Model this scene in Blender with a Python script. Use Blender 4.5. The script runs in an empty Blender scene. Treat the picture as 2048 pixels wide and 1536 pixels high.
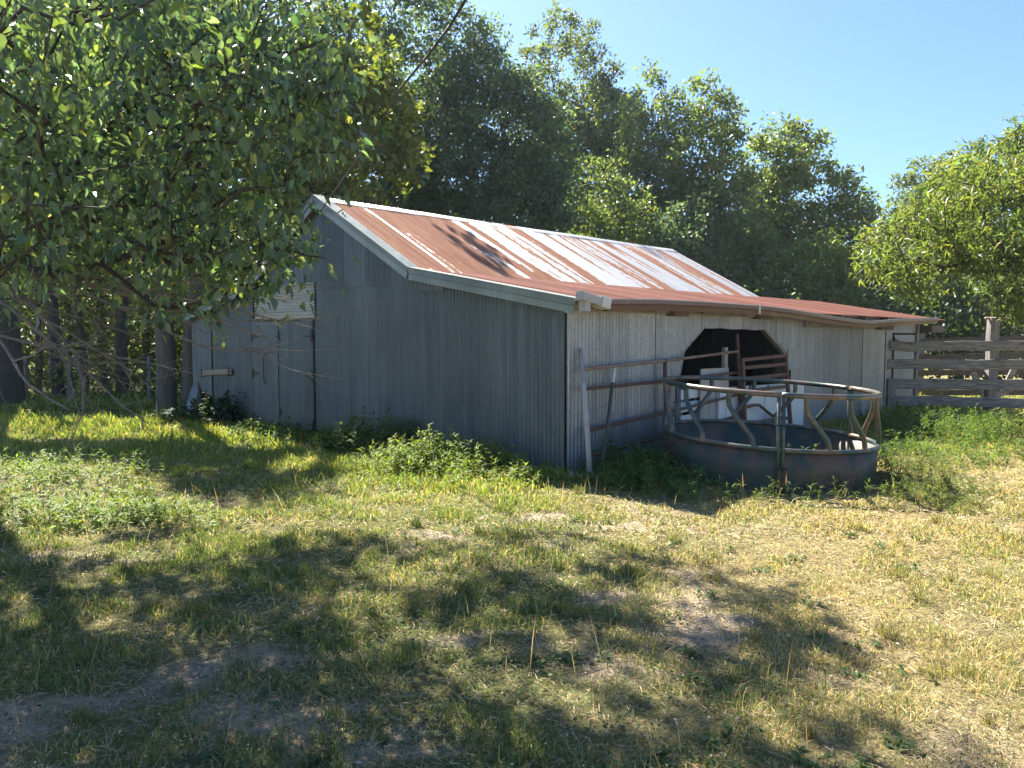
import bpy, math, numpy as np
from mathutils import Vector, Matrix
R = math.radians
sc = bpy.context.scene
col = sc.collection

# ------------------------------------------------------------------ camera, sky, sun, exposure
F = 1539.0                                   # focal length in pixels of the 2048 px wide photograph
PITCH = math.atan(93 / F)
CAMZ = 1.6
cd = bpy.data.cameras.new('camera'); cam = bpy.data.objects.new('camera', cd); col.objects.link(cam)
cd.sensor_width = 36; cd.lens = 36 * F / 2048; cd.clip_start = 0.05; cd.clip_end = 2000
cam.location = (0, 0, CAMZ); cam.rotation_euler = (R(90) - PITCH, 0, 0)
sc.camera = cam
SUN_EL = R(47); SUN_AZ = math.atan2(-0.518, 0.855)            # azimuth measured from +Y towards +X
SDIR = np.array([math.sin(SUN_AZ) * math.cos(SUN_EL), math.cos(SUN_AZ) * math.cos(SUN_EL), math.sin(SUN_EL)])
w = bpy.data.worlds.new('World'); sc.world = w; w.use_nodes = True
nt = w.node_tree; bg = nt.nodes['Background']
sky = nt.nodes.new('ShaderNodeTexSky'); sky.sky_type = 'NISHITA'; sky.sun_disc = False
sky.sun_elevation = SUN_EL; sky.sun_rotation = SUN_AZ; sky.air_density = 1.0; sky.dust_density = 1.0; sky.ozone_density = 9.0
nt.links.new(sky.outputs[0], bg.inputs[0]); bg.inputs[1].default_value = 0.058
sl = bpy.data.lights.new('sun', 'SUN'); sl.energy = 5.0; sl.angle = R(0.55); sl.color = (1.0, 0.93, 0.80)
so = bpy.data.objects.new('sun', sl); col.objects.link(so)
so.rotation_euler = Vector(-SDIR).to_track_quat('-Z', 'Y').to_euler()
so.location = (0, 0, 40)
sc.view_settings.view_transform = 'Standard'; sc.view_settings.look = 'None'
sc.view_settings.gamma = 1; sc.view_settings.use_curve_mapping = False
sc.view_settings.exposure = 2.1
sc.cycles.max_bounces = 8; sc.cycles.transmission_bounces = 4; sc.cycles.diffuse_bounces = 4
sc.cycles.sample_clamp_indirect = 6

# ------------------------------------------------------------------ pixels to places
FW = np.array([0, math.cos(PITCH), -math.sin(PITCH)]); UP = np.array([0, math.sin(PITCH), math.cos(PITCH)]); RT = np.array([1., 0, 0])
CAM = np.array([0, 0, CAMZ])
def ray(x, y): return RT * (x - 1024) / F + UP * (768 - y) / F + FW
def ground(x, y, z=0.0):
    d = ray(x, y); return CAM + d * ((z - CAMZ) / d[2])
def at_depth(x, y, Y):
    d = ray(x, y); return CAM + d * (Y / d[1])
def project(P):
    Q = P - CAM; zc = Q @ FW
    zs = np.where(zc > 0.05, zc, 0.05)
    return 1024 + F * (Q @ RT) / zs, 768 - F * (Q @ UP) / zs, zc
C0 = ground(1130, 948)
BU = ray(2529, 675); BU[2] = 0; BU /= np.linalg.norm(BU)      # along the ridge
BG = np.array([-BU[1], BU[0], 0])                             # along the gable, away from the near corner
BANG = math.atan2(BU[1], BU[0])
def tobarn(P): P = np.asarray(P) - C0; return np.stack([P @ BU, P @ BG, P[..., 2]], -1)
def toworld(L): L = np.asarray(L, float); return C0 + L[..., 0:1] * BU + L[..., 1:2] * BG + L[..., 2:3] * np.array([0, 0, 1.])
def side(x, y, off=0.0):                                      # pixel on the plane of the long wall (barn frame)
    d = ray(x, y); p0 = C0 + BG * off; t = ((p0 - CAM) @ BG) / (d @ BG); return tobarn(CAM + d * t)
def gab(x, y, off=0.0):                                       # pixel on the plane of the gable wall
    d = ray(x, y); p0 = C0 + BU * off; t = ((p0 - CAM) @ BU) / (d @ BU); return tobarn(CAM + d * t)

# ------------------------------------------------------------------ numpy value noise
_pr = np.random.RandomState(7); _tab = _pr.rand(256, 256)
def vnoise(x, y):
    xi = np.floor(x).astype(int); yi = np.floor(y).astype(int); fx = x - xi; fy = y - yi
    fx = fx * fx * (3 - 2 * fx); fy = fy * fy * (3 - 2 * fy)
    a = _tab[xi & 255, yi & 255]; b = _tab[(xi + 1) & 255, yi & 255]; c = _tab[xi & 255, (yi + 1) & 255]; d = _tab[(xi + 1) & 255, (yi + 1) & 255]
    return (a * (1 - fx) + b * fx) * (1 - fy) + (c * (1 - fx) + d * fx) * fy
def fbm(x, y, o=4):
    s = 0; a = 0.5; t = 0
    for i in range(o): s = s + a * vnoise(x + 17.3 * i, y + 9.1 * i); t += a; a *= 0.5; x = x * 2.03; y = y * 2.03
    return s / t
def smooth(a, b, x): t = np.clip((x - a) / (b - a), 0, 1); return t * t * (3 - 2 * t)

# ------------------------------------------------------------------ material helpers
def mat(name):
    m = bpy.data.materials.new(name); m.use_nodes = True
    return m, m.node_tree, m.node_tree.nodes['Principled BSDF']
def nd(nt, typ, **kw):
    n = nt.nodes.new(typ)
    for k, v in kw.items():
        if k in n.inputs.keys(): n.inputs[k].default_value = v
        else: setattr(n, k, v)
    return n
def coords(nt, scale=(1, 1, 1), which='Object'):
    tc = nd(nt, 'ShaderNodeTexCoord'); mp = nd(nt, 'ShaderNodeMapping'); mp.inputs['Scale'].default_value = scale
    nt.links.new(tc.outputs[which], mp.inputs[0]); return mp.outputs[0]
def noise(nt, vec, scale, detail=4, rough=0.6, dist=0.0):
    n = nd(nt, 'ShaderNodeTexNoise'); n.inputs['Scale'].default_value = scale; n.inputs['Detail'].default_value = detail
    n.inputs['Roughness'].default_value = rough; n.inputs['Distortion'].default_value = dist
    nt.links.new(vec, n.inputs['Vector']); return n.outputs['Fac']
def ramp(nt, fac, stops, interp='LINEAR'):
    r = nd(nt, 'ShaderNodeValToRGB'); cr = r.color_ramp; cr.interpolation = interp
    while len(cr.elements) < len(stops): cr.elements.new(0.5)
    for e, (p, c) in zip(cr.elements, stops): e.position = p; e.color = (*c, 1) if len(c) == 3 else c
    nt.links.new(fac, r.inputs[0]); return r.outputs[0]
def mix(nt, fac, a, b, mode='MIX'):
    m = nd(nt, 'ShaderNodeMix', data_type='RGBA', blend_type=mode)
    for s, v in ((0, fac), (6, a), (7, b)):
        if hasattr(v, 'is_output'): nt.links.new(v, m.inputs[s])
        else: m.inputs[s].default_value = v if s == 0 else (*v, 1)
    return m.outputs[2]
def math_(nt, op, a, b=0.0):
    m = nd(nt, 'ShaderNodeMath', operation=op)
    for i, v in enumerate((a, b)):
        if hasattr(v, 'is_output'): nt.links.new(v, m.inputs[i])
        else: m.inputs[i].default_value = v
    return m.outputs[0]
def bump(nt, bsdf, h, strength=0.3, dist=0.01):
    b = nd(nt, 'ShaderNodeBump'); b.inputs['Strength'].default_value = strength; b.inputs['Distance'].default_value = dist
    nt.links.new(h, b.inputs['Height']); nt.links.new(b.outputs[0], bsdf.inputs['Normal'])
def sep(nt, vec):
    s = nd(nt, 'ShaderNodeSeparateXYZ'); nt.links.new(vec, s.inputs[0]); return s.outputs

def sheet_mat(name, dark, light, metallic, rough, rust=0.0, low=None, spangle=True, streak=(9, 9, 0.5)):
    m, nt, b = mat(name)
    v = coords(nt)
    c = ramp(nt, noise(nt, coords(nt, streak), 1.0, 5), [(0.3, dark), (0.7, light)])
    if spangle:
        vo = nd(nt, 'ShaderNodeTexVoronoi'); vo.inputs['Scale'].default_value = 55; nt.links.new(v, vo.inputs['Vector'])
        c = mix(nt, 0.28, c, ramp(nt, vo.outputs['Color'], [(0.1, tuple(x * 0.6 for x in dark)), (0.9, tuple(min(1, x * 1.25) for x in light))]))
    big = noise(nt, v, 0.9, 5)
    c = mix(nt, math_(nt, 'MULTIPLY', ramp(nt, big, [(0.45, (0, 0, 0)), (0.75, (1, 1, 1))]), 0.45), c, tuple(x * 0.72 for x in dark))
    lines = ramp(nt, noise(nt, coords(nt, (34, 34, 0.22)), 1.0, 2), [(0.66, (0, 0, 0)), (0.72, (1, 1, 1))])   # pale drip lines
    c = mix(nt, math_(nt, 'MULTIPLY', lines, 0.35), c, tuple(min(1, x * 1.7) for x in light))
    if low:                                                   # splashed soil and algae on the foot of the sheets
        z = sep(nt, v)[2]
        f = math_(nt, 'MULTIPLY', ramp(nt, math_(nt, 'ADD', z, math_(nt, 'MULTIPLY', noise(nt, coords(nt, (6, 6, 0.8)), 1.0), 0.8)), [(0.25, (1, 1, 1)), (1.0, (0, 0, 0))]), 0.55)
        c = mix(nt, f, c, low)
    if rust:
        f = math_(nt, 'MULTIPLY', ramp(nt, noise(nt, coords(nt, (7, 7, 0.6)), 1.3, 6, 0.7), [(0.62, (0, 0, 0)), (0.72, (1, 1, 1))]), rust)
        c = mix(nt, f, c, (0.16, 0.075, 0.04))
    oi = nd(nt, 'ShaderNodeObjectInfo'); c = mix(nt, 1.0, c, ramp(nt, oi.outputs['Random'], [(0, (.74, .75, .76)), (1, (1.18, 1.17, 1.16))]), 'MULTIPLY')   # each sheet has aged a little differently
    nt.links.new(c, b.inputs['Base Color']); b.inputs['Metallic'].default_value = metallic
    rr = ramp(nt, noise(nt, v, 12, 4), [(0.3, (rough - .1,) * 3), (0.7, (rough + .12,) * 3)]); nt.links.new(rr, b.inputs['Roughness'])
    bump(nt, b, noise(nt, v, 5, 3), 0.25, 0.02)
    return m
M = {}
M['gable'] = sheet_mat('grey_painted_tin', (0.076, 0.100, 0.120), (0.135, 0.166, 0.190), 0.4, 0.42, 0.25, (0.20, 0.205, 0.155), spangle=False)
M['galv'] = sheet_mat('galvanised_tin', (0.185, 0.195, 0.205), (0.33, 0.345, 0.36), 0.5, 0.45, 0.3, (0.22, 0.23, 0.24))
M['galv2'] = sheet_mat('smooth_galvanised', (0.24, 0.27, 0.30), (0.33, 0.365, 0.40), 0.4, 0.45, 0.1)
M['louver'] = sheet_mat('cream_tin', (0.36, 0.355, 0.325), (0.50, 0.49, 0.455), 0.1, 0.5, 0.05, spangle=False, streak=(.6, .6, 9))
M['trim'] = sheet_mat('trim_tin', (0.14, 0.165, 0.158), (0.24, 0.27, 0.258), 0.3, 0.45, 0.35, spangle=False, streak=(1.5, 1.5, 1.5))
M['ridge'] = sheet_mat('ridge_tin', (0.36, 0.37, 0.39), (0.50, 0.51, 0.52), 0.35, 0.4, 0.15)

def roof_mat():                                               # bright zinc with long runs of rust down the slope
    m, nt, b = mat('rust_streaked_tin')
    v = coords(nt); xyz = sep(nt, v)
    s1 = noise(nt, coords(nt, (2.9, 0.16, 0.0)), 1.0, 2.0, 0.5)
    s2 = noise(nt, coords(nt, (7.0, 0.45, 0.0)), 1.0, 3, 0.6)
    s3 = noise(nt, coords(nt, (26, 9, 0.0)), 1.0, 4, 0.7)
    f = math_(nt, 'ADD', math_(nt, 'MULTIPLY', s1, 1.05), math_(nt, 'ADD', math_(nt, 'MULTIPLY', s2, 0.55), math_(nt, 'MULTIPLY', s3, 0.22)))
    f = math_(nt, 'SUBTRACT', f, 0.885)
    left = nd(nt, 'ShaderNodeMapRange'); nt.links.new(xyz[0], left.inputs[0])
    for i, q in enumerate((0.0, 4.5, 0.14, -0.035)): left.inputs[i + 1].default_value = q
    f = math_(nt, 'ADD', f, left.outputs[0])
    mask = ramp(nt, f, [(0.0, (0, 0, 0)), (0.035, (1, 1, 1))])
    edge = ramp(nt, f, [(0.0, (0, 0, 0)), (0.03, (1, 1, 1)), (0.10, (0, 0, 0))])
    rust = ramp(nt, noise(nt, coords(nt, (9, 0.8, 0)), 1.0, 5, 0.65), [(0.25, (0.21, 0.10, 0.065)), (0.55, (0.33, 0.168, 0.115)), (0.8, (0.41, 0.24, 0.17))])
    zinc = ramp(nt, noise(nt, coords(nt, (5, 0.6, 0)), 1.0, 5), [(0.3, (0.36, 0.37, 0.39)), (0.7, (0.52, 0.525, 0.535))])
    c = mix(nt, mask, zinc, rust)
    c = mix(nt, math_(nt, 'MULTIPLY', edge, 0.45), c, (0.36, 0.19, 0.09))
    nt.links.new(c, b.inputs['Base Color'])
    nt.links.new(ramp(nt, f, [(0.0, (.5,) * 3), (0.04, (.92,) * 3)]), b.inputs['Roughness']); nt.links.new(ramp(nt, f, [(0.0, (.4,) * 3), (0.04, (.08,) * 3)]), b.inputs['Specular IOR Level'])
    mt = ramp(nt, f, [(0.0, (0.3,) * 3), (0.05, (0, 0, 0))]); nt.links.new(mt, b.inputs['Metallic'])
    bump(nt, b, s3, 0.15, 0.01)
    return m
M['roof'] = roof_mat()
def red_mat():
    m, nt, b = mat('red_oxide_tin')
    c = ramp(nt, noise(nt, coords(nt, (6, 0.9, 0)), 1.0, 5, 0.65), [(0.25, (0.095, 0.036, 0.029)), (0.6, (0.145, 0.062, 0.050)), (0.85, (0.20, 0.105, 0.083))])
    f = ramp(nt, noise(nt, coords(nt, (2.2, 1.2, 0)), 2.2, 6, 0.7), [(0.64, (0, 0, 0)), (0.72, (1, 1, 1))])
    c = mix(nt, math_(nt, 'MULTIPLY', f, 0.55), c, (0.28, 0.19, 0.15))
    oi = nd(nt, 'ShaderNodeObjectInfo'); c = mix(nt, 1.0, c, ramp(nt, oi.outputs['Random'], [(0, (.8, .8, .8)), (1, (1.15, 1.17, 1.17))]), 'MULTIPLY')
    nt.links.new(c, b.inputs['Base Color']); b.inputs['Roughness'].default_value = 0.9; b.inputs['Specular IOR Level'].default_value = 0.08
    bump(nt, b, noise(nt, coords(nt), 30, 4), 0.1, 0.01)
    return m
M['red'] = red_mat()
def wood_mat(name, dark, light, axis_scale=(3, 40, 40), rough=0.85):
    m, nt, b = mat(name)
    v = coords(nt, axis_scale)
    g = noise(nt, v, 1.0, 6, 0.65, 0.6)
    c = ramp(nt, g, [(0.28, dark), (0.5, tuple((a + b_) / 2 for a, b_ in zip(dark, light))), (0.72, light)])
    k = ramp(nt, noise(nt, coords(nt, tuple(s * 0.35 for s in axis_scale)), 1.0, 3), [(0.60, (0, 0, 0)), (0.70, (1, 1, 1))])
    c = mix(nt, math_(nt, 'MULTIPLY', k, 0.6), c, tuple(x * 0.4 for x in dark))
    nt.links.new(c, b.inputs['Base Color']); b.inputs['Roughness'].default_value = rough
    bump(nt, b, g, 0.5, 0.01); return m
M['oldwood'] = wood_mat('weathered_grey_wood', (0.05, 0.042, 0.038), (0.36, 0.335, 0.32))
M['postwood'] = wood_mat('weathered_post_wood', (0.09, 0.08, 0.075), (0.30, 0.28, 0.27), (40, 40, 3))
M['plywood'] = wood_mat('weathered_plywood', (0.33, 0.29, 0.255), (0.56, 0.52, 0.46), (30, 30, 2.5))
M['darkwood'] = wood_mat('dark_rafter_wood', (0.05, 0.04, 0.035), (0.16, 0.13, 0.11))
M['bar'] = wood_mat('tan_bar_wood', (0.22, 0.16, 0.11), (0.42, 0.33, 0.24))
def paint_mat(name, base, worn, amount=0.5, scale=4.0, rough=0.5, metallic=0.0, worn2=None):
    m, nt, b = mat(name); v = coords(nt)
    f = ramp(nt, noise(nt, v, scale, 7, 0.68), [(amount, (0, 0, 0)), (amount + 0.12, (1, 1, 1))])
    c = mix(nt, math_(nt, 'MULTIPLY', noise(nt, v, scale * 6, 4), 0.5), base, tuple(x * 0.6 for x in base))
    wc = ramp(nt, noise(nt, v, scale * 3, 5), [(0.3, worn), (0.7, worn2 or tuple(x * 1.5 for x in worn))])
    c = mix(nt, f, c, wc); nt.links.new(c, b.inputs['Base Color'])
    b.inputs['Roughness'].default_value = rough; b.inputs['Metallic'].default_value = metallic
    bump(nt, b, noise(nt, v, scale * 8, 4), 0.2, 0.004); return m
M['rustpipe'] = paint_mat('rusty_pipe', (0.15, 0.075, 0.05), (0.10, 0.055, 0.045), 0.5, 5, 0.75)
M['rustpipe_pale'] = paint_mat('worn_rusty_pipe', (0.30, 0.22, 0.17), (0.17, 0.085, 0.055), 0.48, 4, 0.6)
M['palepipe'] = paint_mat('pale_grey_pipe', (0.42, 0.41, 0.39), (0.26, 0.22, 0.19), 0.55, 6, 0.6)
M['tpost'] = paint_mat('green_post_paint', (0.06, 0.085, 0.06), (0.12, 0.07, 0.05), 0.62, 6, 0.5)
M['white'] = paint_mat('chipped_white_paint', (0.74, 0.74, 0.72), (0.30, 0.25, 0.19), 0.66, 3.0, 0.5)
M['feederpanel'] = paint_mat('feeder_panel_paint', (0.014, 0.046, 0.042), (0.078, 0.046, 0.031), 0.45, 2.2, 0.6, 0.0, (0.12, 0.075, 0.05))
M['feederpipe'] = paint_mat('feeder_pipe_paint', (0.045, 0.08, 0.075), (0.11, 0.075, 0.058), 0.45, 3.0, 0.35, 0.3, (0.20, 0.15, 0.12))
M['brown'] = paint_mat('brown_gutter_paint', (0.17, 0.095, 0.08), (0.25, 0.16, 0.13), 0.6, 3.0, 0.35)
M['gutterin'] = paint_mat('pale_gutter_lining', (0.62, 0.60, 0.56), (0.36, 0.30, 0.25), 0.55, 3.0, 0.5)
M['iron'] = paint_mat('black_iron', (0.025, 0.022, 0.02), (0.09, 0.045, 0.03), 0.6, 9, 0.6)
M['wire'] = paint_mat('dark_wire', (0.05, 0.045, 0.05), (0.09, 0.08, 0.07), 0.6, 9, 0.6)
def stone_mat():
    m, nt, b = mat('field_stone'); v = coords(nt)
    nt.links.new(ramp(nt, noise(nt, v, 9, 6), [(0.3, (0.2, 0.18, 0.16)), (0.7, (0.4, 0.37, 0.34))]), b.inputs['Base Color'])
    b.inputs['Roughness'].default_value = 0.9; bump(nt, b, noise(nt, v, 25, 5), 0.4, 0.01); return m
M['stone'] = stone_mat()
def bark_mat(name, dark, light):
    m, nt, b = mat(name)
    v = coords(nt, (14, 14, 2.2)); g = noise(nt, v, 1.0, 6, 0.7, 0.8)
    c = ramp(nt, g, [(0.3, dark), (0.7, light)])
    li = ramp(nt, noise(nt, coords(nt), 2.2, 5), [(0.58, (0, 0, 0)), (0.70, (1, 1, 1))])
    c = mix(nt, math_(nt, 'MULTIPLY', li, 0.3), c, (0.15, 0.155, 0.125))
    nt.links.new(c, b.inputs['Base Color']); b.inputs['Roughness'].default_value = 0.9
    bump(nt, b, g, 0.8, 0.03); return m
M['bark'] = bark_mat('oak_bark', (0.03, 0.024, 0.02), (0.10, 0.083, 0.07))
M['bark_pale'] = bark_mat('pale_bark', (0.075, 0.06, 0.05), (0.18, 0.15, 0.125))
M['twig'] = bark_mat('dry_twig_bark', (0.13, 0.105, 0.09), (0.30, 0.265, 0.235))
def leaf_mat(name, trans=0.35, rough=0.42, spec=0.5, tint=(1.25, 1.3, 0.55)):
    m, nt, b = mat(name)
    a = nd(nt, 'ShaderNodeAttribute'); a.attribute_name = 'Col'
    nt.links.new(a.outputs['Color'], b.inputs['Base Color']); b.inputs['Roughness'].default_value = rough
    b.inputs['Specular IOR Level'].default_value = spec
    t = nd(nt, 'ShaderNodeBsdfTranslucent')
    nt.links.new(mix(nt, 1.0, a.outputs['Color'], tint, 'MULTIPLY'), t.inputs[0])
    ms = nd(nt, 'ShaderNodeMixShader'); ms.inputs[0].default_value = trans
    nt.links.new(b.outputs[0], ms.inputs[1]); nt.links.new(t.outputs[0], ms.inputs[2])
    nt.links.new(ms.outputs[0], nt.nodes['Material Output'].inputs[0]); return m
M['leaf'] = leaf_mat('leaf', 0.48, 0.45, 0.5, (1.5, 1.45, 0.5))
M['pearleaf'] = leaf_mat('pear_leaf', 0.5, 0.32, 0.8, (1.5, 1.55, 0.6))
M['grass'] = leaf_mat('grass_blade', 0.40, 0.6, 0.3, (1.3, 1.25, 0.7))
M['weed'] = leaf_mat('weed_leaf', 0.45, 0.6, 0.22, (1.5, 1.5, 0.5))
M['litter'] = leaf_mat('leaf_litter', 0.1, 0.8, 0.2, (1, 1, 1))
def hero_leaf_mat(name, c1, c2):
    m, nt, b = mat(name)
    oi = nd(nt, 'ShaderNodeObjectInfo'); c = ramp(nt, oi.outputs['Random'], [(0.0, c1), (1.0, c2)])
    nt.links.new(c, b.inputs['Base Color']); b.inputs['Roughness'].default_value = 0.3; b.inputs['Specular IOR Level'].default_value = 0.6
    t = nd(nt, 'ShaderNodeBsdfTranslucent'); nt.links.new(mix(nt, 1.0, c, (1.25, 1.3, 0.5), 'MULTIPLY'), t.inputs[0])
    ms = nd(nt, 'ShaderNodeMixShader'); ms.inputs[0].default_value = 0.42
    nt.links.new(b.outputs[0], ms.inputs[1]); nt.links.new(t.outputs[0], ms.inputs[2])
    nt.links.new(ms.outputs[0], nt.nodes['Material Output'].inputs[0]); return m
M['heroleaf'] = hero_leaf_mat('near_pear_leaf', (0.090, 0.14, 0.088), (0.15, 0.21, 0.07))
def ground_mat():
    m, nt, b = mat('pasture_soil')
    a = nd(nt, 'ShaderNodeAttribute'); a.attribute_name = 'Col'
    v = coords(nt); n1 = noise(nt, v, 40, 6, 0.7); n2 = noise(nt, v, 9, 5, 0.6)
    c = mix(nt, 1.0, a.outputs['Color'], ramp(nt, n1, [(0.25, (0.55, 0.53, 0.5)), (0.75, (1.35, 1.33, 1.3))]), 'MULTIPLY')
    c = mix(nt, 1.0, c, ramp(nt, n2, [(0.3, (0.75, 0.78, 0.75)), (0.7, (1.2, 1.17, 1.15))]), 'MULTIPLY')
    nt.links.new(c, b.inputs['Base Color']); b.inputs['Roughness'].default_value = 0.95; b.inputs['Specular IOR Level'].default_value = 0.1
    bump(nt, b, n1, 1.0, 0.05); return m
M['ground'] = ground_mat()

# ------------------------------------------------------------------ mesh helpers
def fast_mesh(name, verts, faces, mat_, cols=None, smooth_=False):
    me = bpy.data.meshes.new(name); verts = np.asarray(verts, np.float32); faces = np.asarray(faces, np.int32)
    nf, k = faces.shape
    me.vertices.add(len(verts)); me.vertices.foreach_set('co', verts.ravel())
    me.loops.add(nf * k); me.loops.foreach_set('vertex_index', faces.ravel())
    me.polygons.add(nf); me.polygons.foreach_set('loop_start', np.arange(0, nf * k, k, dtype=np.int32))
    try: me.polygons.foreach_set('loop_total', np.full(nf, k, np.int32))
    except Exception: pass
    if cols is not None:
        at = me.color_attributes.new('Col', 'FLOAT_COLOR', 'POINT')
        c = np.ones((len(verts), 4), np.float32); c[:, :3] = cols; at.data.foreach_set('color', c.ravel())
    me.update(calc_edges=True); me.validate()
    if smooth_: me.polygons.foreach_set('use_smooth', np.ones(len(me.polygons), bool))
    me.materials.append(mat_); return me
def link(name, me, parent=None):
    o = bpy.data.objects.new(name, me); col.objects.link(o)
    if parent is not None: o.parent = parent
    return o
def tag(o, label=None, cat=None, group=None, kind=None):
    for k, v in (('label', label), ('category', cat), ('group', group), ('kind', kind)):
        if v: o[k] = v
    return o
class Thing:                                                  # an Empty at the base of a thing, in the world or in the barn's frame
    def __init__(s, name, label, cat, base=(0, 0, 0), frame='world', group=None):
        s.base = np.array(base, float); s.e = bpy.data.objects.new(name, None); col.objects.link(s.e); s.e.empty_display_size = 0.3
        if frame == 'barn': s.e.location = toworld(s.base); s.e.rotation_euler = (0, 0, BANG)
        else: s.e.location = s.base
        tag(s.e, label, cat, group)
class MB:
    def __init__(s): s.v = []; s.f = []; s.n = 0
    def add(s, v, f):
        v = np.asarray(v, float).reshape(-1, 3); s.v.append(v); s.f += [tuple(int(i) + s.n for i in q) for q in f]; s.n += len(v); return s
    def box(s, lo, hi):
        x0, y0, z0 = lo; x1, y1, z1 = hi
        return s.add([(x0, y0, z0), (x1, y0, z0), (x1, y1, z0), (x0, y1, z0), (x0, y0, z1), (x1, y0, z1), (x1, y1, z1), (x0, y1, z1)],
                     [(0, 3, 2, 1), (4, 5, 6, 7), (0, 1, 5, 4), (1, 2, 6, 5), (2, 3, 7, 6), (3, 0, 4, 7)])
    def beam(s, p0, p1, w, h, upv=(0, 0, 1), nseg=1, wob=0.0, rng=None, ch=0.0):   # a board from p0 to p1: w across, h along upv
        p0 = np.array(p0, float); p1 = np.array(p1, float); d = p1 - p0; d /= np.linalg.norm(d)
        a = np.cross(d, upv); a /= np.linalg.norm(a); b = np.cross(a, d)
        vs = []; fs = []
        if ch: prof = [(-1, -1 + ch), (-1 + ch * h / w, -1), (1 - ch * h / w, -1), (1, -1 + ch), (1, 1 - ch), (1 - ch * h / w, 1), (-1 + ch * h / w, 1), (-1, 1 - ch)]
        else: prof = [(-1, -1), (1, -1), (1, 1), (-1, 1)]
        K = len(prof)
        for i in range(nseg + 1):
            c = p0 + (p1 - p0) * i / nseg; hh = 1.0
            if wob and rng is not None: c = c + b * rng.normal(0, wob) + a * rng.normal(0, wob * 0.5); hh = 1 + rng.normal(0, wob * 3)
            for x, y in prof: vs.append(c + a * x * w / 2 + b * y * h / 2 * hh)
        for i in range(nseg):
            for k in range(K): q = (k + 1) % K; fs.append((i * K + k, i * K + q, (i + 1) * K + q, (i + 1) * K + k))
        fs.append(tuple(range(K))[::-1]); fs.append(tuple(range(nseg * K, nseg * K + K)))
        return s.add(vs, fs)
    def tube(s, pts, r, n=8, caps=True):
        v, f = tube_arr(np.asarray(pts, float), r, n); s.add(v, f)
        if caps:
            L = len(pts); b = s.n - L * n
            s.f.append(tuple(b + i for i in range(n))[::-1]); s.f.append(tuple(b + (L - 1) * n + i for i in range(n)))
        return s
    def build(s, name, m, parent, smooth_=False, label=None):
        me = bpy.data.meshes.new(name); v = np.concatenate(s.v)
        if isinstance(parent, Thing): v = v - parent.base; par = parent.e
        elif isinstance(parent, tuple): v = v - parent[0].base; par = parent[1]
        else: par = parent
        me.from_pydata(v.tolist(), [], s.f); me.update()
        if smooth_: me.polygons.foreach_set('use_smooth', np.ones(len(me.polygons), bool)); 
        me.materials.append(m); o = link(name, me, par)
        if label: o['label'] = label
        return o
def tube_arr(P, r, n=6):
    L = len(P); r = np.broadcast_to(np.asarray(r, float), (L,))
    T = np.gradient(P, axis=0); T /= np.linalg.norm(T, axis=1, keepdims=True) + 1e-9
    ref = np.array([0, 0, 1.]) if abs(T[:, 2]).mean() < 0.8 else np.array([1., 0, 0])
    A = np.cross(T, ref); A /= np.linalg.norm(A, axis=1, keepdims=True) + 1e-9; B = np.cross(T, A)
    an = np.arange(n) * 2 * math.pi / n
    V = P[:, None, :] + r[:, None, None] * (np.cos(an)[None, :, None] * A[:, None, :] + np.sin(an)[None, :, None] * B[:, None, :])
    i = np.arange(L - 1)[:, None] * n; k = np.arange(n)[None, :]; k2 = (k + 1) % n
    Fq = np.stack([i + k, i + k2, i + n + k2, i + n + k], -1).reshape(-1, 4)
    return V.reshape(-1, 3), Fq

# ------------------------------------------------------------------ the ground
POLY_GABLE = np.array([[0, 0], [0, 10.2]])
def zones(x, y):
    L = tobarn(np.stack([x, y, np.zeros_like(x)], -1)); bx, by = L[..., 0], L[..., 1]
    n = fbm(x * 0.55 + 3, y * 0.55 + 8); n2 = fbm(x * 1.5 + 40, y * 1.5 + 11)
    nearg = smooth(-3.6, -0.6, bx) * smooth(-1.6, 0.3, by)                 # lush strip at the gable
    nears = smooth(-4.6, -1.2, by) * smooth(3.2, 6.0, bx) * (by < 0.5)     # lush strip by the long wall's far half
    farl = smooth(8.0, 11.5, y) * smooth(1.5, -2.0, x)
    lush = np.clip(np.maximum(np.maximum(nearg, nears * 0.8), farl * 0.75) + (n - 0.5) * 0.8, 0, 1)
    dryness = np.clip(smooth(-0.4, 2.4, x - 0.12 * (y - 6)) * .62 * (1 - .8 * lush) + (n2 - 0.5) * 0.9 + 0.16, 0, 1)
    bare = smooth(0.56, 0.67, .55 * fbm(x * 0.9 + 21, y * 1.3 + 5, 4) + .45 * fbm(x * 2.6 + 2, y * 3.4 + 7, 3) + 0.022 * smooth(6.5, 3.5, y) * smooth(1.6, -0.8, x)) * (1 - lush) * smooth(9.5, 7.5, y) * smooth(2.6, 0.6, x)
    return lush, dryness, np.clip(bare, 0, 1)
def hgt(x, y):
    L = tobarn(np.stack([x, y, np.zeros_like(x)], -1))
    inb = smooth(-1.2, 0.2, L[..., 0]) * smooth(-1.0, 0.2, L[..., 1])
    far = smooth(2.5, 5, np.hypot(x, y))
    z = (fbm(x * 0.5, y * 0.5, 3) - 0.5) * 0.10 * far + (fbm(x * 2.3 + 9, y * 2.3, 3) - 0.5) * 0.05
    return z * (1 - inb) - 0.015
gx = np.concatenate([-np.geomspace(300, 14, 22), np.arange(-13, 13.01, 0.11), np.geomspace(14, 300, 22)])
gy = np.concatenate([-np.geomspace(150, 3, 14), np.arange(-2, 1.9, 0.5), np.arange(2.0, 13, 0.09), np.arange(13.1, 26, 0.3), np.geomspace(26.5, 500, 26)])
GX, GY = np.meshgrid(gx, gy, indexing='ij'); x, y = GX.ravel(), GY.ravel(); z = hgt(x, y)
lu, dr, ba = zones(x, y)
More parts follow.
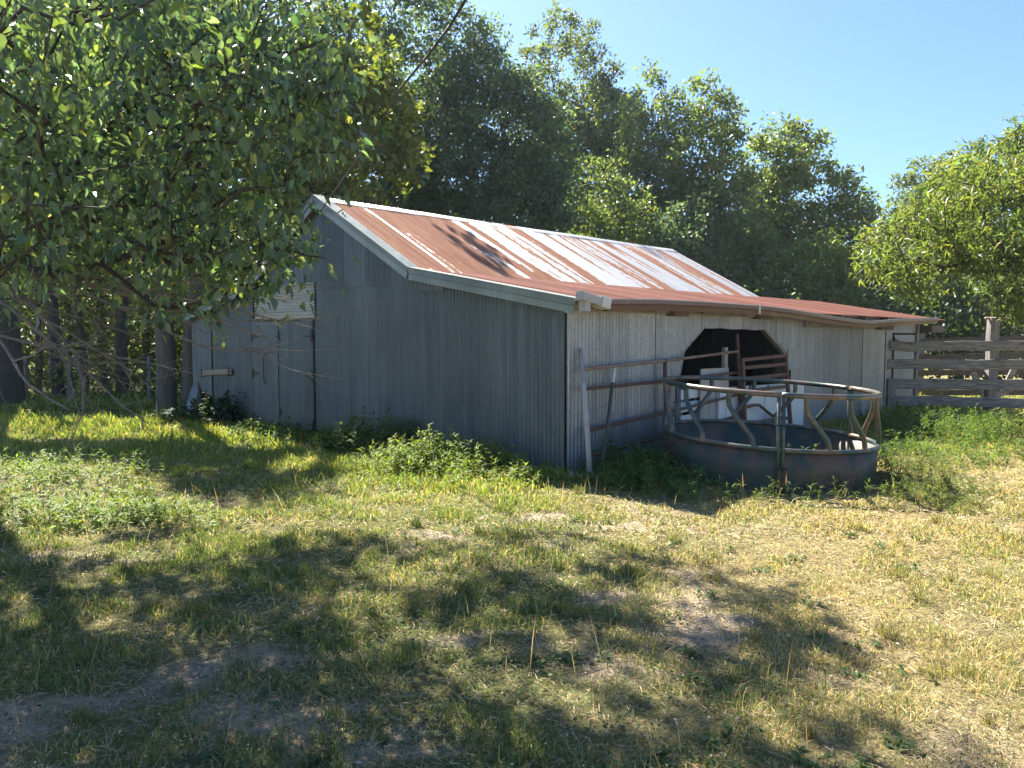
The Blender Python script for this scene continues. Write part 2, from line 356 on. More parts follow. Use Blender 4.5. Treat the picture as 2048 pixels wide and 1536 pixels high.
soil = np.array([0.56, 0.455, 0.37]); thatch = np.array([0.38, 0.30, 0.16]); green = np.array([0.175, 0.19, 0.075])
gc = green[None] * (1 - dr[:, None]) + thatch[None] * dr[:, None]
gc = gc * (1 - ba[:, None]) + soil[None] * ba[:, None]
nx, ny = len(gx), len(gy); I = np.arange(nx * ny).reshape(nx, ny)
gf = np.stack([I[:-1, :-1], I[1:, :-1], I[1:, 1:], I[:-1, 1:]], -1).reshape(-1, 4)
tag(link('ground', fast_mesh('ground', np.stack([x, y, z], -1), gf, M['ground'], gc, True)), kind='structure')

# ------------------------------------------------------------------ the barn
W, YB, ZB, ZA, YA = 10.2, 2.72, 2.50, 3.78, 5.1               # width, break, apex (walls)
ZE = 2.02; LM, LL = 10.05, 13.75                              # eave height; main and lean-to length
def zroof(y):
    y = np.where(y > W / 2, W - y, y)
    return np.where(y < YB, ZE + (ZB - ZE) * y / YB, ZB + (ZA - ZB) * (y - YB) / (YA - YB))
barn = Thing('barn', 'low grey tin barn with rust streaked gable roof and red lean-to', 'barn', (0, 0, 0), 'barn')
PITCHC = 0.0677
def sheet(name, m, O, U, V, N, a0, a1, lo, hi, parent=barn, lift=0.0, amp=0.0105, p=PITCHC, per=8, rows=1, bow=0.0, label=None, rng=None, groove=False):
    O, U, V, N = (np.array(q, float) for q in (O, U, V, N))
    na = max(2, int(round((a1 - a0) / p * per))); a = np.linspace(a0, a1, na + 1)
    l = lo(a) if callable(lo) else np.full_like(a, lo); h = hi(a) if callable(hi) else np.full_like(a, hi)
    ok = h - l > 0.004
    pts = []
    for r in range(rows + 1):
        t = r / rows; b = l + (h - l) * t
        off = lift + amp * ((2 * np.abs(np.cos(math.pi * a / p)) ** .55 - 1) if groove else np.cos(2 * math.pi * a / p)) + bow * np.sin(math.pi * t) * np.sin(math.pi * (a - a0) / (a1 - a0))
        pts.append(O + a[:, None] * U + b[:, None] * V + off[:, None] * N)
    P = np.concatenate(pts); n1 = na + 1; fs = []
    for r in range(rows):
        for i in range(na):
            if ok[i] and ok[i + 1]: fs.append((r * n1 + i, r * n1 + i + 1, (r + 1) * n1 + i + 1, (r + 1) * n1 + i))
    if not fs: return None
    mb = MB(); mb.add(P, fs); return mb.build(name, m, parent, True, label)
rng = np.random.RandomState(3)
X, Y, Z = (1, 0, 0), (0, 1, 0), (0, 0, 1); NX, NY = (-1, 0, 0), (0, -1, 0)
def spans(a0, a1, wd=0.61):
    n = max(1, int(round((a1 - a0) / wd))); e = np.linspace(a0, a1, n + 1)
    return [(e[i], min(a1, e[i + 1] + 0.04) if i < n - 1 else e[i + 1]) for i in range(n)]
seam = lambda y: 2.31 + 0.058 * (y - 2.26) + 0.02 * np.sin(y * 2.1)
def edge_lo(seed, base=0.0, j=0.02):
    r_ = np.random.RandomState(seed)
    b = base + r_.uniform(-j, j)
    return lambda a: b + 0.006 * np.sin(a * 40)
GO = (0, 0, 0)
k = 0
for a0, a1 in spans(0.0, 5.425):                              # lower tier of the gable, near corner to the doors
    sheet('wall_sheet', M['gable'], GO, Y, Z, NX, a0, a1, edge_lo(k, 0.0), lambda a: np.minimum(seam(a) - 0.0, zroof(a) - 0.03), lift=0.003 * (k % 2), bow=rng.uniform(-.006, .01), rows=3); k += 1
for a0, a1 in spans(2.15, 8.05):                             # upper tier
    lo = (lambda a: np.where(a < 5.33, seam(a) - 0.06, np.where(a < 7.42, 2.47, 2.36)))
    sheet('wall_sheet', M['gable'], GO, Y, Z, NX, a0, a1, lo, lambda a: zroof(a) - 0.03, lift=0.024 + 0.003 * (k % 2), bow=rng.uniform(-.004, .012), rows=2); k += 1
for a0, a1 in spans(7.54, 8.30) + spans(8.30, 9.22):         # left of the doors
    sheet('wall_sheet', M['gable'], GO, Y, Z, NX, a0, a1, edge_lo(k, 0.02), lambda a: np.minimum(2.42, zroof(a) - 0.03), lift=0.003 * (k % 2), bow=rng.uniform(-.004, .01), rows=2); k += 1
sheet('wall_sheet', M['gable'], GO, Y, Z, NX, 9.29, 10.2, lambda a: 0.40 + 0.25 * (a - 9.29), lambda a: zroof(a) - 0.03, lift=0.004, rows=2)
# torn sheet bent outwards at the left foot of the wall
mb = MB(); mb.add([(-.02, 9.86, 0.62), (-.02, 10.2, 0.6), (-.30, 10.02, 0.0), (-.22, 9.72, 0.0)], [(0, 1, 2, 3)]); mb.build('torn_sheet', M['gable'], barn, label='torn sheet bent outwards')
mb = MB(); mb.beam((-.05, 9.80, 0.0), (-.03, 9.92, .66), .05, .09, (0, 1, 0)); mb.build('frame_stud', M['oldwood'], barn)
# louvre panel of tin laid sideways above the doors
lp = sheet('transom_sheet', M['louver'], (0, 0, 0), Z, Y, NX, 1.93, 2.47, 5.37, 7.40, lift=0.035, amp=0.012, p=0.054, label='cream tin sheet with sideways ribs above the doors')
mb = MB(); mb.box((-.075, 5.30, 2.475), (-.012, 7.48, 2.50)); mb.build('drip_flashing', M['trim'], barn)
mb = MB(); mb.box((-.045, 5.36, 1.895), (0.0, 7.42, 1.93)); mb.build('door_header', M['darkwood'], barn)
def hinge(par, y, z, s=1, w_=0.21):
    mb = MB(); mb.box((-.058, y - .022, z - .085), (-.047, y + .022, z + .085))
    mb.add([(-.060, y, z - .022), (-.060, y + s * w_, z - .008), (-.060, y + s * w_, z + .008), (-.060, y, z + .022), (-.050, y, z - .022), (-.050, y + s * w_, z - .008), (-.050, y + s * w_, z + .008), (-.050, y, z + .022)],
           [(0, 1, 2, 3), (7, 6, 5, 4), (0, 4, 5, 1), (1, 5, 6, 2), (2, 6, 7, 3), (3, 7, 4, 0)])
    mb.build('hinge', M['iron'], (barn, par))
for y0, y1, hs in ((5.43, 6.555, 5.45), (6.575, 7.50, 7.48)):
    d = sheet('door', M['gable'], GO, Y, Z, NX, y0, y1, 0.05, 1.885, lift=0.036, amp=0.007, rows=2)
    for ya, yb in ((y0 + .005, y0 + .05), (y1 - .05, y1 - .005)): mb = MB(); mb.box((-.022, ya, .06), (-.004, yb, 1.88)); mb.build('door_stile', M['darkwood'], (barn, d))
    for hz in (0.14, 0.95, 1.62): hinge(d, hs, hz, 1 if hs < 6 else -1)
    if hs > 6:
        mb = MB(); mb.tube([(-.05, 7.02, .78), (-.085, 7.02, .82), (-.085, 7.02, 1.28), (-.05, 7.02, 1.32)], .011, 6); mb.build('handle', M['rustpipe'], (barn, d))
    else: hinge(d, 6.53, 1.62, 1, .1); hinge(d, 6.53, .28, -1, .1)
for ya in (5.395, 7.505): mb = MB(); mb.box((-.012, ya + .012, .04), (0.01, ya + .024, 1.9)); mb.build('door_jamb', M['iron'], barn)
mb = MB(); mb.beam((-.075, 8.32, .95), (-.075, 9.62, .88), .045, .11, ch=.2); mb.build('door_bar', M['bar'], barn, label='tan wooden bar held across the left door')
for yy, zz in ((8.36, .95), (9.55, .885)):
    mb = MB(); mb.box((-.108, yy - .02, zz - .085), (-.015, yy + .02, zz - .063)).box((-.108, yy - .02, zz - .085), (-.100, yy + .02, zz + .08)); mb.build('bar_bracket', M['iron'], barn)
# long wall with the clipped opening
ox = [2.43, 2.431, 2.56, 3.09, 4.99, 5.90, 5.95, 5.951]; oz = [-0.03, 0.97, 1.43, 1.74, 1.72, 1.26, 1.20, -0.03]
def side_lo(a):
    jag = 0.006 * np.sin(a * 9 + 1) + 0.005 * np.sin(a * 93)
    return np.where((a > 2.43) & (a < 5.95), np.interp(a, ox, oz) + jag, 0.0 + 0.006 * np.sin(a * 40))
for i, (a0, a1) in enumerate(spans(0.0, 2.43) + spans(2.43, 5.96) + spans(5.96, 10.52)):
    sheet('wall_sheet', M['galv'], GO, X, Z, NY, a0, a1, side_lo, ZE - 0.01, lift=0.003 * (i % 2) + (0.006 if i % 3 == 0 else 0), bow=rng.uniform(-.004, .008), rows=2, amp=.012, groove=True)
for i, (a0, a1) in enumerate(spans(10.60, 10.97)): sheet('wall_sheet', M['galv'], GO, X, Z, NY, a0, a1, 0.0, ZE - .01, rows=1, groove=True)
sheet('wall_sheet', M['galv2'], GO, X, Z, NY, 10.97, 12.62, 1.70, ZE - .01, amp=.004)
mb = MB(); mb.box((10.525, .01, 0), (10.595, .06, 2.0)); mb.build('dark_gap_strip', M['iron'], barn)  # black strip behind the gap in the wall, the gap's shade put in its colour
d = sheet('door', M['galv2'], GO, X, Z, NY, 11.02, 12.45, 0.05, 1.66, lift=.03, amp=.004, label='smooth grey tin door at the far end of the long wall')
mb = MB(); mb.box((12.42, -.07, .02), (12.52, -.035, 1.68)); mb.build('door_edge', M['oldwood'], (barn, d))
mb = MB(); mb.box((11.0, -.052, 1.50), (11.22, -.042, 1.56)).box((11.0, -.052, 1.44), (11.03, -.042, 1.62)); mb.build('hinge', M['iron'], (barn, d))
mb = MB(); mb.box((12.54, -.05, 0), (12.66, .08, 2.0)); mb.build('corner_post', M['postwood'], barn)
sheet('wall_patch', M['galv2'], GO, X, Z, NY, 5.80, 6.47, 1.04, 1.40, lift=.032, amp=.003, label='small square tin patch at the opening')
p_ = side(1606, 656); q_ = side(1745, 656)
mb = MB(); mb.box((6.42, -.05, 1.78), (9.8, -.012, 1.90)); mb.build('header_board', M['oldwood'], barn)
for px0, px1, py in ((1331, 1361, 625), (1503, 1531, 632), (1750, 1775, 655)):
    a = side(px0, py)[0]; b_ = side(px1, py)[0]; zc = side((px0 + px1) / 2, py)[2]
    mb = MB(); mb.box((a, -.14, zc - .05), (b_, -.014, zc + .05)); mb.build('rafter_block', M['darkwood'], barn)
mb = MB(); mb.box((12.7, -.3, 1.72), (13.7, -.12, 1.88)); mb.build('rafter_block', M['darkwood'], barn)
for pa, pb_ in (((4.95, .035, 1.75), (5.98, .035, 1.20)), ((2.40, .035, .93), (2.58, .035, 1.45)), ((2.54, .04, 1.40), (3.12, .04, 1.76)), ((3.05, .045, 1.775), (5.02, .045, 1.755))):
    mb = MB(); mb.beam(pa, pb_, .04, .075, (0, 1, 0)); mb.build('opening_brace', M['oldwood'], barn)
# the walls nobody sees from the pasture
for i, (a0, a1) in enumerate(spans(0, W, 1.2)): sheet('back_sheet', M['gable'], (LM, 0, 0), Y, Z, X, a0, a1, 0.0, lambda a: zroof(a) - .03, per=3)
for i, (a0, a1) in enumerate(spans(0, LM, 1.2)): sheet('back_sheet', M['gable'], (0, W, 0), X, Z, Y, a0, a1, 0.0, ZE - .03, per=3)
for i, (a0, a1) in enumerate(spans(LM, 12.6, 1.2)): sheet('back_sheet', M['galv'], (0, YB, 0), X, Z, Y, a0, a1, 0.0, ZB - .05, per=3)
sheet('back_sheet', M['galv'], (12.62, 0, 0), Y, Z, X, 0, YB, 0.0, lambda a: zroof(a) - .03, per=3)
# floor of trodden dirt inside is the ground; posts inside
for px_ in (2.45, 5.98, 8.5):
    mb = MB(); mb.box((px_ - .07, .12, 0), (px_ + .07, .26, 1.97)); mb.build('inner_post', M['darkwood'], barn)
# roof
sl = np.array([0, YA - YB, ZA - ZB]); slen = np.linalg.norm(sl); sl /= slen; sn = np.array([0, -sl[2], sl[1]])
ll = np.array([0, YB, ZB - ZE]); llen = np.linalg.norm(ll); ll /= llen; ln = np.array([0, -ll[2], ll[1]])
r2 = np.random.RandomState(5)
TOPZ = 0.055
for i, (a0, a1) in enumerate(spans(-0.16, LM + .12, 0.625)):
    sheet('roof_sheet', M['roof'], (0, YB, ZB + TOPZ), X, sl, sn, a0, a1, -0.08 + r2.uniform(-.012, .012), slen, lift=.003 * (i % 2) + r2.uniform(0, .003), bow=r2.uniform(-.01, .012), rows=4)
for i, (a0, a1) in enumerate(spans(-0.16, LL + .12, 0.625)):
    sheet('roof_sheet', M['red'], (0, 0, ZE + TOPZ - .015), X, ll, ln, a0, a1, -0.27 + r2.uniform(-.012, .012), llen + .1, lift=.003 * (i % 2) + r2.uniform(0, .003), bow=r2.uniform(-.008, .01), rows=4)
for nm, Mx, O_, V_, N_, s0, s1 in (('main', M['roof'], (0, W - YB, ZB + TOPZ), sl * (1, -1, 1), sn * (1, -1, 1), -.08, slen), ('lean', M['red'], (0, W, ZE + TOPZ - .015), ll * (1, -1, 1), ln * (1, -1, 1), -.25, llen + .1)):
    for i, (a0, a1) in enumerate(spans(-0.16, LM + .12, 0.94)): sheet('roof_sheet', Mx, O_, X, V_, N_, a0, a1, s0, s1, per=4, lift=.003 * (i % 2))
def ridge_cap():
    for i, (a0, a1) in enumerate(spans(-.2, LM + .14, 2.1)):
        na = int((a1 - a0) / PITCHC * 6); a = np.linspace(a0, a1, na + 1); wv = .007 * np.cos(2 * math.pi * a / PITCHC)
        pts = []; lf = .016 + .004 * (i % 2); sag = -.02 * np.sin(a * .31) + .012 * np.sin(a * 1.3)
        for s_, t in ((-1, .20), (-1, .02), (1, .02), (1, .20)):
            e = t + (.012 * np.cos(2 * math.pi * a / PITCHC) if t > .1 else 0)
            yy = YA - (-s_) * 0 + s_ * e * sl[1]; zz = ZA + TOPZ - e * sl[2] + lf + wv + sag * .4
            pts.append(np.stack([a, yy + 0 * a, zz + 0 * a], -1))
        P = np.concatenate(pts); n1 = na + 1
        fs = [(r * n1 + j, r * n1 + j + 1, (r + 1) * n1 + j + 1, (r + 1) * n1 + j) for r in range(3) for j in range(na)]
        mb = MB(); mb.add(P, fs); mb.build('ridge_cap', M['ridge'], barn, True)
ridge_cap()
# rake boards on the gable (stepped flashing)
def rake(p0, p1, nrm, ext=0.0):
    p0 = np.array(p0, float); p1 = np.array(p1, float); nrm = np.array(nrm, float)
    mb = MB()
    mb.beam(p0 - nrm * .03, p1 - nrm * .03, .036, .075, nrm); o = mb.build('rake_trim', M['trim'], barn)
    mb = MB(); mb.beam(p0 - nrm * .115 + np.array([.012, 0, 0]), p1 - nrm * .115 + np.array([.012, 0, 0]), .03, .085, nrm); mb.build('rake_trim', M['trim'], barn)
    mb = MB(); mb.beam(p0 + nrm * .014 + np.array([.07, 0, 0]), p1 + nrm * .014 + np.array([.07, 0, 0]), .21, .008, nrm); mb.build('rake_flashing', M['trim'], barn)
RX = -.17
for mir in (0, 1):
    f_ = (lambda q: np.array([q[0], W - q[1], q[2]])) if mir else (lambda q: np.array(q))
    g_ = (lambda q: np.array([q[0], -q[1], q[2]])) if mir else (lambda q: np.array(q))
    up = TOPZ + .02
    rake(f_((RX, YB - .03, ZB + up - .02)), f_((RX, YA, ZA + up)), g_(sn))
    rake(f_((RX, -.28, ZE + up - .02 - .05)), f_((RX, YB - .035, ZB + up - .02)), g_(ln))
# barge rafters under the far verge and purlins seen under the eave
mb = MB(); mb.box((0.0, -.06, ZE - .10), (LL - 1.0, -.015, ZE + .0)); mb.build('eave_plate', M['oldwood'], barn)
for a in np.arange(0.25, LL, 1.22):
    mb = MB(); mb.beam((a, -.24, ZE - .05), (a, YB, ZB - .02), .05, .08, ln); mb.build('rafter', M['darkwood'], barn)
# gutter: two lengths, the far one sagging
GUO = -.36
def gutter(path, name='gutter'):
    P = np.array(path, float); prof = [(.055, .0), (.055, -.125), (-.025, -.125), (-.05, -.07), (-.068, -.045), (-.068, .004), (-.05, .004)]
    vs = []; fs = []; K = len(prof)
    for p in P: vs += [(p[0], p[1] + a, p[2] + b) for a, b in prof]
    for i in range(len(P) - 1):
        for j in range(K - 1): fs.append((i * K + j, i * K + j + 1, (i + 1) * K + j + 1, (i + 1) * K + j))
    mb = MB(); mb.add(vs, fs); o = mb.build(name, M['brown'], barn)
    mb = MB(); mb.tube([(p[0], p[1] - .058, p[2] + .006) for p in P], .009, 6); mb.build('gutter_lip', M['gutterin'], (barn, o))
    mb = MB(); vs = []; fs = []
    for p in P: vs += [(p[0], p[1] + .05, p[2] - .002), (p[0], p[1] + .05, p[2] - .09), (p[0], p[1] - .015, p[2] - .09), (p[0], p[1] - .057, p[2] - .025)]
    for i in range(len(P) - 1):
        for j in range(3): fs.append((i * 4 + j, (i + 1) * 4 + j, (i + 1) * 4 + j + 1, i * 4 + j + 1))
    mb.add(vs, fs); mb.build('gutter_lining', M['gutterin'], (barn, o)); return o
def gp(x, y): return side(x, y, GUO)
ga = [gp(1214, 600), gp(1300, 600.5), gp(1400, 605), gp(1512, 613)]
gb = [gp(1506, 612), gp(1570, 619), gp(1640, 631), gp(1700, 640), gp(1740, 643), gp(1790, 639), gp(1872, 636)]
gutter(ga); o = gutter(gb)
P = np.array(gp(1510, 613)); mb = MB(); mb.box((P[0] - .02, GUO - .078, P[2] - .11), (P[0] + .03, GUO - .066, P[2] + .015)); mb.build('gutter_strap', M['gutterin'], (barn, o))
P = np.array(gp(1205, 603)); mb = MB(); mb.beam((P[0] - .42, GUO - .01, P[2] + .05), (P[0] - .02, GUO - .01, P[2] - .02), .12, .10, nseg=2, ch=.15); mb.build('gutter_outlet', M['palepipe'], barn, label='pale downpipe elbow at the near end of the gutter')
mb = MB(); mb.beam((P[0] - .10, GUO - .01, P[2] - .0), (P[0] + .05, GUO - .01, P[2] - .03), .15, .13, ch=.15); mb.build('outlet_collar', M['gutterin'], barn)
mb = MB(); mb.box((P[0] - .38, GUO - .05, P[2] - .12), (P[0] - .28, GUO + .04, P[2] - .01)); mb.build('outlet_drop', M['palepipe'], barn)

# ------------------------------------------------------------------ things leaning on the long wall
def tofr(px, py, off): return side(px, py, off)
t = Thing('pipe_gate', 'long rusty pipe gate propped against the tin wall, its end in the opening', 'gate', (1.6, -.2, 0), 'barn')
def gr(px, py, off=-.16): return side(px, py, off)
rails = [((1168, 738), (1474, 703)), ((1170, 778), (1474, 745)), ((1172, 862), (1474, 790)), ((1174, 913), (1474, 832))]
for a, b_ in rails:
    A = gr(*a); B = gr(*b_); mb = MB(); mid = (A + B) / 2 + np.array([0, 0, -.015]); mb.tube([A, mid, B], .021, 7); mb.build('rail', M['rustpipe_pale'] if a[1] == 738 else M['rustpipe'], t, True)
for a, b_ in (((1474, 668), (1482, 846)), ((1330, 718), (1332, 895))):
    mb = MB(); mb.tube([gr(*a), gr(*b_)], .027, 8); mb.build('upright', M['rustpipe'], t, True)
A = gr(1232, 790); 
t = Thing('leaning_pole', 'pale grey pole leaning against the corner of the tin wall', 'pole', side(1180, 948, -.5), 'barn')
a = side(1161, 697, -.06); b_ = t.base
mb = MB(); mb.tube([b_ + (0, 0, -.02), (a + b_) / 2 + (0, -.01, 0), a], [.033, .03, .027], 9); mb.build('shaft', M['palepipe'], t, True)
t = Thing('fence_stake', 'dark green metal post with white tip leaning on the tin wall', 'post', side(1208, 915, -.45), 'barn')
a = side(1231, 730, -.12); b_ = t.base; tip = b_ + (a - b_) * .80
mb = MB(); mb.beam(b_ - (0, 0, .02), tip, .035, .012, (0, 1, 0)).beam(b_ + (0, .016, -.02), tip + (0, .016, 0), .01, .03, (0, 1, 0)); mb.build('shaft', M['tpost'], t)
mb = MB(); mb.beam(tip, a, .036, .013, (0, 1, 0)).beam(tip + (0, .016, 0), a + (0, .016, 0), .011, .03, (0, 1, 0)); mb.build('tip', M['white'], t)
t = Thing('bent_gate', 'narrow rusty metal gate with a buckled bar, standing in the barn opening', 'gate', side(1530, 850, -.28), 'barn')
def g2(px, py): return side(px, py, -.26)
for a, b_, r_ in (((1484, 718), (1489, 852), .03), ((1571, 712), (1581, 850), .026)):
    mb = MB(); mb.beam(g2(*a), g2(*b_), r_ * 2, r_ * 2, (0, 1, 0)); mb.build('upright', M['rustpipe'], t)
for a, b_ in (((1484, 720), (1572, 711)), ((1484, 736), (1573, 728)), ((1485, 758), (1575, 748)), ((1486, 783), (1575, 773)), ((1488, 848), (1578, 836))):
    mb = MB(); mb.beam(g2(*a), g2(*b_), .03, .05); mb.build('rail', M['rustpipe'], t)
mb = MB(); mb.tube([g2(1486, 816), g2(1505, 811), g2(1518, 810), g2(1528, 818), g2(1537, 826), g2(1548, 833), g2(1576, 836)], .026, 7); mb.build('buckled_rail', M['rustpipe'], t, True)
# old white door lying on its side
t = Thing('old_door', 'chipped white panelled door lying on its side across the barn opening', 'door', (5.1, -.1, 0), 'barn')
A = side(1438, 776, -.12); B = side(1606, 764, -.12)
z1a, z1b = A[2], B[2]; x0, x1 = A[0], B[0]
def dz(xx): return z1a + (z1b - z1a) * (xx - x0) / (x1 - x0)
mb = MB()
def slab(mb, xa, xb, za0, za1, zb0, zb1, y0, y1):
    mb.add([(xa, y0, za0), (xb, y0, zb0), (xb, y0, zb1), (xa, y0, za1), (xa, y1, za0), (xb, y1, zb0), (xb, y1, zb1), (xa, y1, za1)],
           [(0, 1, 2, 3), (7, 6, 5, 4), (0, 4, 5, 1), (1, 5, 6, 2), (2, 6, 7, 3), (3, 7, 4, 0)])
slab(mb, x0, x1, .05, z1a, .05, z1b, -.12, -.085); mb.build('leaf_core', M['white'], t)
mb = MB(); slab(mb, x0, x1 - .5, z1a - .17, z1a, dz(x1 - .5) - .17, dz(x1 - .5), -.138, -.123); mb.build('stile', M['white'], t)
mb = MB(); slab(mb, x0, x1 - .5, .06, .2, .06, .2, -.138, -.123); mb.build('stile', M['white'], t)
mb = MB(); slab(mb, x1 - .49, x1, .06, dz(x1 - .49), .06, z1b, -.14, -.123); mb.build('rail', M['white'], t)
for q in np.linspace(x0 + .25, x1 - .75, 4):
    mb = MB(); slab(mb, q - .05, q + .05, .205, dz(q) - .175, .205, dz(q) - .175, -.136, -.123); mb.build('mullion', M['white'], t)
for q in (.33, .46): mb = MB(); mb.box((x0 + .1, -.13, q), (x1 - .55, -.1225, q + .03)); mb.build('moulding', M['white'], t)
for px in (1500, 1536):
    c = side(px, 774, -.1385); an = np.linspace(0, 2 * math.pi, 13)[:-1]
    mb = MB(); mb.add([(c[0] + .045 * math.cos(q), -.1405, c[2] + .03 * math.sin(q)) for q in an], [tuple(range(12))]); mb.build('dark_hole_disc', M['iron'], t)  # flat black disc on the face, the hole's darkness is only colour
t = Thing('plywood_sheet', 'tall weathered plywood board standing in the barn opening beside the white door', 'board', (3.4, -.05, 0), 'barn')
A = side(1399, 738, -.05); B = side(1455, 735, -.05)
mb = MB(); slab(mb, A[0], B[0], 0.0, A[2], 0.0, B[2], -.075, -.055); mb.build('panel', M['plywood'], t)
t = Thing('wooden_stake', 'thin upright wooden stake behind the plywood in the barn opening', 'stake', (3.75, 0.0, 0), 'barn')
A = side(1450, 695, -.02); mb = MB(); mb.beam((A[0] + .06, -.0, 0), A, .05, .09, (1, 0, 0)); mb.build('shaft', M['plywood'], t)
t = Thing('slat_crate', 'low stack of whitish slats at the foot of the barn opening', 'slats', (2.8, 0, 0), 'barn')
xa = side(1362, 800, -.03)[0]; xb = side(1400, 800, -.03)[0]
for q, zq in enumerate((.08, .26, .44, .62, .80)):
    mb = MB(); mb.beam((xa, -.02, zq), (xb, -.02, zq + .015), .02, .135, nseg=1); mb.build('slat', M['white'], t)
for xq in (xa + .04, xb - .1): mb = MB(); mb.box((xq, 0, 0), (xq + .05, .04, .9)); mb.build('batten', M['oldwood'], t)

# ------------------------------------------------------------------ ring hay feeder
FD = 1.18; fc = np.array([2.99, 8.97, 0.0])
t = Thing('hay_feeder', 'round dark green hay feeder ring with rusty bent bars before the barn', 'feeder', fc)
ZP, ZT = 0.45, 1.03
def tilt(p):                                                   # stands slightly askew
    p = np.asarray(p, float); d = p - fc; q = p.copy(); q[..., 2] += -0.047 * d[..., 0] + 0.022 * d[..., 1]; q[..., 2] = np.maximum(q[..., 2], -0.12); return q
def cyl(th, r, z): th = np.radians(th); return tilt(np.stack([fc[0] + r * np.cos(th), fc[1] + r * np.sin(th), np.broadcast_to(z, np.shape(th))], -1))
joints = [-102, 18, 138]
for j in joints:
    th = np.linspace(j + .8, j + 119.2, 25); mb = MB()
    rr = FD + .012 * np.sin(np.radians(th) * 5)
    v = np.concatenate([cyl(th, rr, -.03), cyl(th, rr, ZP * .5) , cyl(th, FD, ZP), cyl(th, FD - .012, ZP), cyl(th, rr - .012, -.03)]); n = 25
    mb.add(v, [(r * n + i, r * n + i + 1, (r + 1) * n + i + 1, (r + 1) * n + i) for r in range(4) for i in range(n - 1)]); mb.build('side_panel', M['feederpanel'], t, True)
    th = np.linspace(j + .4, j + 119.6, 33)
    mb = MB(); mb.tube(cyl(th, FD, ZP + .012), .026, 9); mb.build('lower_rim', M['feederpipe'], t, True)
    mb = MB(); mb.tube(cyl(th, FD, ZT), .030, 10); mb.build('upper_rim', M['feederpipe'], t, True)
    for s_ in (-1.15, 1.15):
        mb = MB(); mb.tube([cyl(j + s_, FD + .012, -.05), cyl(j + s_, FD + .012, ZT * .5), cyl(j + s_, FD + .008, ZT + .02)], .019, 8); mb.build('joint_post', M['feederpipe'], t, True)
    for bz in (.28, .72): mb = MB(); a = cyl(j - 3, FD + .03, bz); b_ = cyl(j + 3, FD + .03, bz); mb.tube([a, b_], .010, 6); mb.build('bolt', M['iron'], t)
tops = [-90, -65, -38, -8, 30, 55, 80, 108, 150, 178, 205, 232.5]
for th in tops:
    q = [(0, ZT), (0, ZT - .10), (.7, ZT - .17), (3, ZT - .24), (9, ZT - .39), (11.6, ZT - .45), (12.6, ZT - .53), (12.6, ZP)]
    P = np.array([cyl(th + a, FD, z) for a, z in q])
    # resample smoothly
    s_ = np.linspace(0, len(P) - 1, 20); i0 = np.clip(s_.astype(int), 0, len(P) - 2); f_ = (s_ - i0)[:, None]; P = P[i0] * (1 - f_) + P[i0 + 1] * f_
    mb = MB(); mb.tube(P, .028, 8); mb.build('bent_bar', M['feederpipe'], t, True)

# ------------------------------------------------------------------ corral fence of weathered boards
fr = np.random.RandomState(11)
t = Thing('board_fence', 'weathered grey board fence of four wide rails running from the barn', 'fence', (10.6, 16.9, 0))
fl = np.array([8.30, 16.62]); fd = np.array([14.2, 16.30])
def fpt(px, py):                                             # pixel on the fence plane
    d = ray(px, py); n = np.array([-(fd - fl)[1], (fd - fl)[0], 0]); p0 = np.array([*fl, 0]); k_ = ((p0 - CAM) @ n) / (d @ n); return CAM + d * k_
for yl, yr, x0 in ((692, 691, 1781), (728, 729, 1775), (767, 769, 1783), (800, 806, 1780)):
    a = fpt(x0, yl); b_ = fpt(2150, yr + .4 * (yr - yl)); m_ = (a + b_) / 2
    mb = MB(); mb.beam(a, b_, .045, .215, nseg=10, wob=.008, rng=fr, ch=.12); mb.build('board', M['oldwood'], t)
for px, zt, wd in ((1986, 2.02, .19), (2120, 1.9, .17)):
    p = fpt(px, 815) + np.array([0, .13, 0]); mb = MB(); mb.beam((p[0], p[1], -.1), (p[0] + .02, p[1], zt), wd, wd, (1, 0, 0), nseg=5, wob=.006, rng=fr, ch=.15); mb.build('post', M['postwood'], t)
for px in (1778, 1784):
    p = fpt(px, 800); mb = MB(); mb.beam((p[0], p[1] - .05, -.05), (p[0] - .02, p[1] - .05, .72), .05, .09, (1, 0, 0)); mb.build('stake', M['postwood'], t)
a = fpt(1978, 636); b_ = fpt(2150, 641); mb = MB(); mb.tube([a + (0, .13, 0), b_ + (0, .13, 0)], .028, 7); mb.build('top_pole', M['bar'], t, True)
t = Thing('back_fence', 'board fence of the corral, shade put into its dark boards, seen through the grey rails', 'fence', (11.5, 19.2, 0))
A0 = at_depth(1838, 683, 19.9); 
def bpt(px, py): return at_depth(px, py, 19.9 - (px - 1838) / 210 * 1.1)
for yl, yr in ((684, 672), (717, 706), (747, 741), (785, 784)):
    mb = MB(); mb.beam(bpt(1826, yl), bpt(2150, yr), .04, .14, nseg=8, wob=.008, rng=fr); mb.build('board', M['darkwood'], t)  # dark wood colour stands in for boards shaded against the light
for px in (1842, 2062):
    p = bpt(px, 800); mb = MB(); mb.beam((p[0], p[1] + .1, -.1), (p[0], p[1] + .1, 1.7), .15, .15, (1, 0, 0), ch=.15); mb.build('post', M['postwood'], t)
t = Thing('gate_brace', 'crossed grey brace boards of a corral gate behind the front rails', 'brace', (10.9, 17.6, 0))
for a, b_ in (((1946, 744), (1974, 803)), ((2046, 762), (1974, 803)), ((2028, 738), (2008, 778))):
    mb = MB(); mb.beam(at_depth(*a, 17.5), at_depth(*b_, 17.5), .04, .13, (0, 1, 0) if 0 else (1, 0, .4), nseg=1); mb.build('board', M['oldwood'], t)

